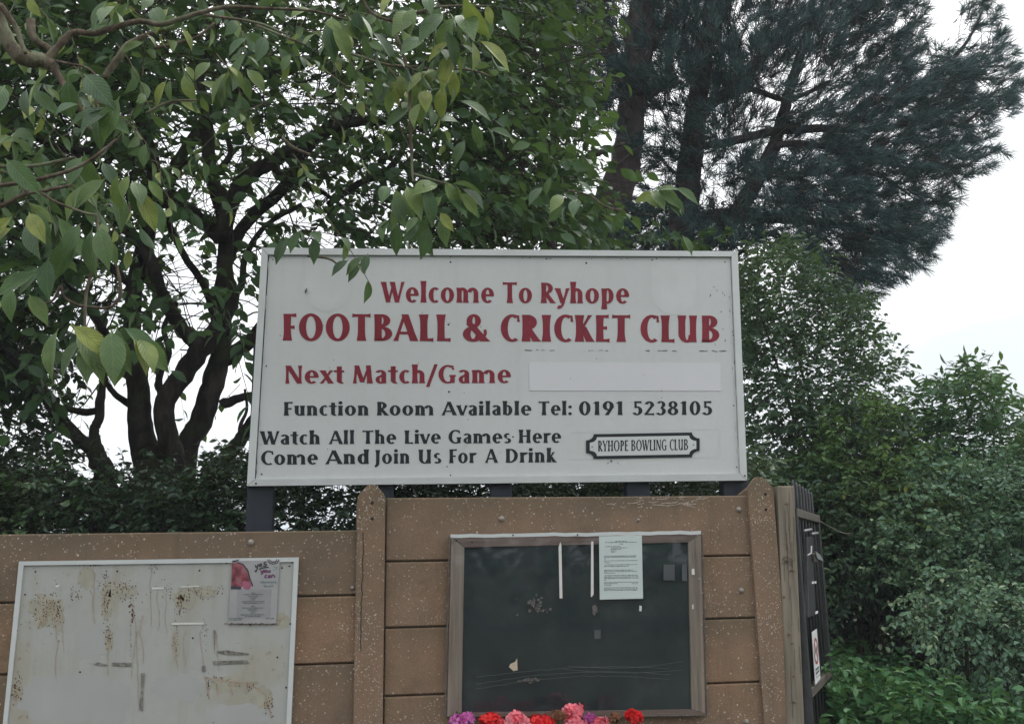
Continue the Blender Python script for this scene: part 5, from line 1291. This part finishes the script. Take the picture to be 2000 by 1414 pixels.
PR = [[0]*9+[1, 5, 7, 7, 7, 8, 8, 9, 8, 3, 5], [0]*10+[3, 6, 6, 6, 7, 5, 8, 9, 8, 7], [0]*11+[4, 5, 5, 5, 5, 7, 7, 7, 6], [0]*11+[2, 6, 6, 7, 8, 9, 9, 8, 2], [0]*11+[5, 7, 7, 7, 8, 9, 9, 7, 0], [0]*12+[0, 0, 1, 4, 6, 6, 5, 0], [0]*12+[0, 0, 0, 1, 5, 3, 0, 0]]
P = fill(rg, 5000, PINE, YP-.5, YP+1.9, PR, .85, 1.7, 12, .52)
cp = at(1420, 330, YP+.5)
D = unit(P-cp)*np.array([.9, .5, .8])+np.array([.15, -.1, .1])+rg.normal(0, .42, P.shape)
d1 = np.linalg.norm(P-np.array([p0[0], p0[1], 4.5]), axis=1); d2 = np.linalg.norm(P-np.array([q0[0]+.6, q0[1], 4.5]), axis=1)
for tree, sel in ((pine, d1 < d2), (pine2, d1 >= d2)):
    lv = Leaves(); tw = Twigs(); Ps = P[sel]; Ds = D[sel]
    for i in range(3):
        s_ = np.arange(len(Ps)) % 3 == i
        lv.add(PT[i], Ps[s_], Ds[s_], rg.normal(0, 1, (s_.sum(), 3)), rg.uniform(.17, .30, s_.sum()), .4+.5*(vnoise(Ps[s_], 1.5, 3)-.5)+rg.normal(0, .12, s_.sum()))
    t = np.linspace(-1.2, .75, 5)[None, :, None]
    tw.add(Ps[:, None]+unit(Ds)[:, None]*(t*.22)+np.array([0, 0, -.03])*t**2, np.full(len(Ps), .0055))
    lv.build('crown', M['needle'], tree, smooth=False); tw.build('twigs', M['bark_twig'], tree)

# ------------------------------------------------------------------ right-hand shrubs
def shrub(name, label, cat, poly, y0, y1, n, tmpl, size, mat, rows=None, per=9, clump=.5, freq=2.6, seed=1, tone=.42, up=.7, ln=(.18, .36), dirv=(0, -.2, .5), sd=.55, stems=5, group=None, thr=.47, ypow=1.0, smooth=True, parts_extra=None, droop=.15):
    xs = [p[0] for p in poly]; b0 = at(sum(xs)/len(xs), 1000, (y0+y1)/2)
    o = empty(name, (b0[0], b0[1], 0), label, cat, group)
    lv = Leaves(); tw = Twigs()
    P = fill(rg, n, poly, y0, y1, rows, clump, freq, seed, thr, ypow)
    c = P.mean(0); D = unit(P-c)*.8+np.array(dirv)+rg.normal(0, sd, P.shape)
    sprigs(rg, P, D, rg.uniform(*ln, len(P)), per, tmpl, size, lv, tw, .0025, droop, up=up, tonearr=tone+.75*(vnoise(P, 1.6, seed+2)-.5)+.5*(vnoise(P, 5, seed+4)-.5), tone_sd=.14)
    lv.build('crown', M[mat], o, smooth=False); tw.build('twigs', M['bark_twig'], o)
    for i in range(stems):
        q = P[rg.integers(0, len(P))]; a = np.array([b0[0]+rg.normal(0, .15), b0[1]+rg.normal(0, .15), -.03]); mid = a*.45+q*.55+np.array([rg.normal(0, .1), rg.normal(0, .1), .1])
        add_limb('stem', [(*a, .03), (*(a*.7+mid*.3), .026), (*mid, .018), (*q, .007)], M['bark_cherry'], o, n=6)
    return o
shrub('privet_shrub', 'tall loose shrub of small dark leaves right of the sign, against the sky', 'shrub',
      [(1452, 560), (1500, 510), (1560, 500), (1640, 600), (1690, 590), (1680, 640), (1725, 690), (1705, 725), (1755, 722), (1725, 775), (1750, 830), (1770, 850), (1740, 940), (1600, 960), (1452, 960)], 2.4, 4.0, 1800, SM, .070, 'leaf_small',
      None, 9, .62, 2.4, 31, .36, ln=(.2, .4), thr=.46, stems=8)
shrub('yellowing_shrub', 'rounded shrub with yellowing green leaves in the middle of the right-hand hedge', 'shrub',
      [(1600, 860), (1660, 800), (1740, 815), (1790, 880), (1800, 960), (1850, 1010), (1810, 1080), (1700, 1040), (1620, 1000), (1560, 930)], 2.1, 3.1, 800, SM, .058, 'leaf_oak', None, 9, .4, 3, 41, .45, thr=.44)
# elder with pinnate leaves: built as long sprigs of paired leaflets
shrub('elder_shrub', 'upright elder shrub with feathery paired leaflets at the right edge, against the pale sky', 'shrub',
      [(1775, 930), (1770, 870), (1800, 800), (1850, 760), (1890, 735), (1925, 750), (1960, 790), (1985, 850), (2080, 860), (2100, 1040), (1800, 1040)], 2.6, 3.7, 760, SMN, .125, 'leaf_elder', None, 9, .45, 2.4, 51, .5, ln=(.24, .36), dirv=(0, -.15, .55), thr=.44, stems=6, up=1.0)
shrub('holly_shrub', 'dark shrub with glossy leaves directly behind the iron gate', 'shrub',
      [(1452, 940), (1600, 940), (1720, 990), (1760, 1080), (1700, 1150), (1640, 1180), (1600, 1200), (1452, 1200)], 2.0, 3.2, 1000, SM, .066, 'leaf_small', None, 9, .4, 2.8, 61, .42, thr=.44)
shrub('hawthorn_hedge', 'wide leafy hedge of small blue-green leaves filling the right edge', 'hedge',
      [(1740, 1010), (1800, 930), (1900, 920), (2150, 940), (2200, 1330), (1950, 1330), (1900, 1200), (1780, 1150), (1700, 1110)], 1.5, 3.0, 2300, SMW, .052, 'leaf_mixed', None, 10, .5, 2.6, 71, .42, thr=.45, stems=8, ypow=.8)
shrub('bramble_shrub', 'low arching spray of pale leaves hanging over the dark gap beside the nettles', 'shrub',
      [(1790, 1150), (1880, 1120), (2060, 1160), (2100, 1430), (1940, 1420), (1890, 1330), (1850, 1250), (1780, 1220)], .9, 1.7, 560, SMW, .046, 'leaf_mixed', None, 9, .5, 3, 81, .5, thr=.46, dirv=(-.4, -.3, -.1), droop=.4)
# dark-leaved backing added to give the hedge its shaded interior
shrub('hedge_shade_backing', 'dark leaf backing added for the shade inside the hedge, behind the gate and the nettles', 'hedge',
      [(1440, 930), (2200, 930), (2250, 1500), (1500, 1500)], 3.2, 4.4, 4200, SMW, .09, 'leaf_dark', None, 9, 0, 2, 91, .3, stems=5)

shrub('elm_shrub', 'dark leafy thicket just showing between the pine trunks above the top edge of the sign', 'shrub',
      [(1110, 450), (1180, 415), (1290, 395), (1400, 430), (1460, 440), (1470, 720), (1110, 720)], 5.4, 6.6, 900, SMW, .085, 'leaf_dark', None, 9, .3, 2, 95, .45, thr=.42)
# nettles below
NET = leaf_template(.30, 4, .35, .3, .06, 1.0, .8)
nv = Leaves(); ntw = Twigs()
NP = []
for i in range(1900):
    x_ = rg.uniform(1.75, 4.4); y_ = rg.uniform(.35, 2.9); NP.append((x_, y_))
NP = np.array(NP); top = 1.02-.15*np.clip(NP[:, 0]-2.05-.27*NP[:, 1], 0, 3)+.12*(vnoise(np.c_[NP, NP[:, 0]*0], 1.6, 5)-.5)*2
P = np.c_[NP, top-rg.uniform(.03, .4, len(NP))]
sprigs(rg, P, np.array([0, -.1, 1.0])+rg.normal(0, .22, P.shape), rg.uniform(.14, .28, len(P)), 10, NET, .072, nv, ntw, .003, .02, up=1.2, hang=.45, tonearr=.42+.6*(vnoise(P, 2, 7)-.5), tone_sd=.2)
nv.build('nettles', M['leaf_nettle'], None, smooth=False); o = bpy.data.objects['nettles']; tag(o, 'bed of bright green nettles at the bottom right beside the open gate', 'nettles', kind='stuff')
ntw.build('nettle_stems', M['leaf_nettle'], o)

# ------------------------------------------------------------------ left-hand hedge and bush behind the fence
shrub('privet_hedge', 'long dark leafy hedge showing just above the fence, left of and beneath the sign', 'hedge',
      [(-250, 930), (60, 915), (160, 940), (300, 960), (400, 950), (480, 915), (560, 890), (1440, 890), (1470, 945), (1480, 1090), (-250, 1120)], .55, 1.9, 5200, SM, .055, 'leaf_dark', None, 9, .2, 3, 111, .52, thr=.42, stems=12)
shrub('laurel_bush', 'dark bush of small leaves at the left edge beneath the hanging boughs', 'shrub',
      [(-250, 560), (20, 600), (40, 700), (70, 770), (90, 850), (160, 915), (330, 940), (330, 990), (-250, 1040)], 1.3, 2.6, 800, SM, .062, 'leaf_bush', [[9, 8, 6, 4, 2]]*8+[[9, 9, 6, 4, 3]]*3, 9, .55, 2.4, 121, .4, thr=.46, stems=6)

# ------------------------------------------------------------------ geraniums in a trough in front of the glazed case
YG = -.24
tr0 = at(1060, 1405, YG)
xg0, xg1 = at(870, 1410, YG)[0]-.05, at(1270, 1410, YG)[0]+.05
ZT = tr0[2]-.17
tr = empty('flower_trough', ((xg0+xg1)/2, YG, 0), 'wooden flower trough below the glazed notice case, filled with red and pink geraniums', 'planter')
b = MB(); b.box((xg0, YG-.12, ZT-.2), (xg1, YG-.10, ZT)); b.box((xg0, YG+.10, ZT-.2), (xg1, YG+.12, ZT)); b.box((xg0, YG-.0995, ZT-.2), (xg0+.02, YG+.0995, ZT-.001)); b.box((xg1-.02, YG-.0995, ZT-.2), (xg1, YG+.0995, ZT-.001)); b.box((xg0+.021, YG-.0995, ZT-.199), (xg1-.021, YG+.0995, ZT-.18)); b.build('box', M['timber'], tr)
b = MB(); b.box((xg0+.022, YG-.098, ZT-.179), (xg1-.022, YG+.098, ZT-.025)); b.build('soil', M['soil'], tr)
for x_ in (xg0+.06, xg1-.06):
    for y_ in (YG-.07, YG+.07): b = MB(); b.box((x_-.03, y_-.03, 0), (x_+.03, y_+.03, ZT-.202)); b.build('leg', M['timber'], tr)
def petal_tmpl():
    V = []; F = []
    for i in range(5):
        a = 2*math.pi*i/5; k0 = len(V)
        for t_, s_, z_ in ((.08, 0, 0), (.45, -.3, .12), (.45, .3, .12), (.9, -.3, .18), (.9, .3, .18), (1.05, 0, .16)):
            V.append((math.cos(a)*t_-math.sin(a)*s_, math.sin(a)*t_+math.cos(a)*s_, z_))
        F += [(k0, k0+2, k0+1), (k0+3, k0+4, k0+5)]; F.append((k0+1, k0+2, k0+4, k0+3))
    F4 = np.array([f for f in F if len(f) == 4]); F3 = np.array([f for f in F if len(f) == 3])
    return np.array(V), (F3, F4), np.zeros((len(V), 2))
PET = petal_tmpl()
ROUND = (np.array([(0, 0, 0)]+[(.5*math.cos(a)*(1+.08*math.cos(a*7)), .45+.5*math.sin(a)*(1+.08*math.cos(a*7)), .10*math.cos(a*3)) for a in np.linspace(-math.pi/2+.3, 1.5*math.pi-.3, 15)]), np.array([(0, i, i+1) for i in range(1, 15)]), np.zeros((16, 2)))
GER = [(902, 1409, 40, 'petal_mag', 'magenta geranium at the left end of the trough'), (962, 1415, 46, 'petal_red', 'red geranium between the magenta one and a pink one'), (1012, 1410, 42, 'petal_pink', 'broad pink geranium between two red ones'), (1058, 1416, 44, 'petal_red', 'red geranium left of the tallest pink bloom'),
       (1121, 1393, 36, 'petal_pink', 'tallest pink geranium, standing above the others'), (1122, 1420, 42, 'petal_pink', 'pink geranium directly below the tallest bloom'), (1152, 1410, 24, 'petal_mag', 'small magenta geranium right of the tallest pink bloom'), (1172, 1414, 28, 'petal_pink', 'small pink geranium right of the small magenta one'),
       (1202, 1400, 20, 'petal_brown', 'withered brown geranium head near the right end of the trough'), (1236, 1400, 28, 'petal_red', 'single red geranium at the right end of the trough'), (1093, 1396, 22, 'petal_brown', 'withered geranium head left of the tallest pink bloom'), (985, 1418, 26, 'petal_pink', 'small pink geranium beside the left red one')]
for gi, (px, py, wpx, mt, lab) in enumerate(GER):
    yg = YG+rg.uniform(-.05, .05); c = at(px, py, yg); k_ = ppm(yg, px, py); r0 = wpx/2/k_
    o = empty('geranium', (c[0], yg, ZT-.025), lab, 'flower', 'geraniums in the trough')
    n = int(26+r0*700); brown = mt == 'petal_brown'
    d = unit(rg.normal(0, 1, (n, 3))+np.array([0, -.15, .55])); lv = Leaves()
    sub = unit(rg.normal(0, 1, (5, 3)))*r0*np.array([.5, .4, .28])
    Pp = c[None]+sub[rg.integers(0, 5, n)]+d*r0*.72*np.array([1, 1, .85])*rg.uniform(.6, 1.12, (n, 1))
    lv.add(PET, Pp, np.cross(d, rg.normal(0, 1, (n, 3))), d+rg.normal(0, .25, (n, 3)), (.013 if brown else .024)*rg.uniform(.8, 1.15, n), rg.uniform(0, 1, n))
    lv.build('flower_head', M[mt], o, smooth=False)
    b = MB(); p_ = smooth_path([(c[0]+rg.normal(0, .02), yg, ZT-.03, .005), (c[0]+rg.normal(0, .015), yg, (ZT+c[2])/2, .004), (*(c-np.array([0, 0, r0*.3])), .0035)], 4); b.tube(p_[:, :3], p_[:, 3], 6)
    for q in d[:14]: b.tube([c-np.array([0, 0, r0*.35]), c+q*r0*.8], .0012, 3)
    b.build('stem', M['leaf_ger'], o, True)
    lv = Leaves(); n = 9
    Pp = np.array([c[0], yg, ZT+.03])[None]+rg.normal(0, 1, (n, 3))*np.array([.05, .05, .03]); lv.add(ROUND, Pp, rg.normal(0, 1, (n, 3))*np.array([1, 1, .2]), np.array([0, -.3, 1])+rg.normal(0, .3, (n, 3)), rg.uniform(.05, .08, n), rg.uniform(0, 1, n))
    lv.build('leaves', M['leaf_ger'], o, smooth=False)

# ------------------------------------------------------------------ trees across the road, seen only as a dim mirror image in the glazed case
rg = np.random.default_rng(77); lv = Leaves(); n = 5200
xx = rg.uniform(-16, 20, n); hh = 2.6+2.6*vnoise(np.c_[xx, xx*0, xx*0], .35, 4)+1.4*vnoise(np.c_[xx, xx*0, xx*0], 1.1, 6)
P = np.c_[xx, -19+rg.normal(0, 1.0, n), hh*rg.random(n)**.6]
lv.add(SMW, P, rg.normal(0, 1, (n, 3)), rg.normal(0, .6, (n, 3))+np.array([0, .3, 1]), rg.uniform(.35, .7, n), .4+rg.normal(0, .2, n))
o = lv.build('treeline', M['leaf_mixed']); tag(o, 'row of trees across the road, dimly mirrored in the glazed case', 'trees', kind='stuff')

# ------------------------------------------------------------------ scattering volume added to lift the darks, in place of lens glare
hz = bpy.data.materials.new('glare_volume'); hz.use_nodes = True; hn = hz.node_tree; hn.nodes.clear()
ho = hn.nodes.new('ShaderNodeOutputMaterial'); hv = hn.nodes.new('ShaderNodeVolumePrincipled')
hv.inputs['Color'].default_value = (.86, .93, 1, 1); hv.inputs['Density'].default_value = .0022; hv.inputs['Anisotropy'].default_value = 0
hn.links.new(hv.outputs[0], ho.inputs['Volume'])
b = MB(); b.box((-30, -30, -1), (30, 40, 14)); o = b.build('glare_volume', hz); tag(o, kind='stuff')
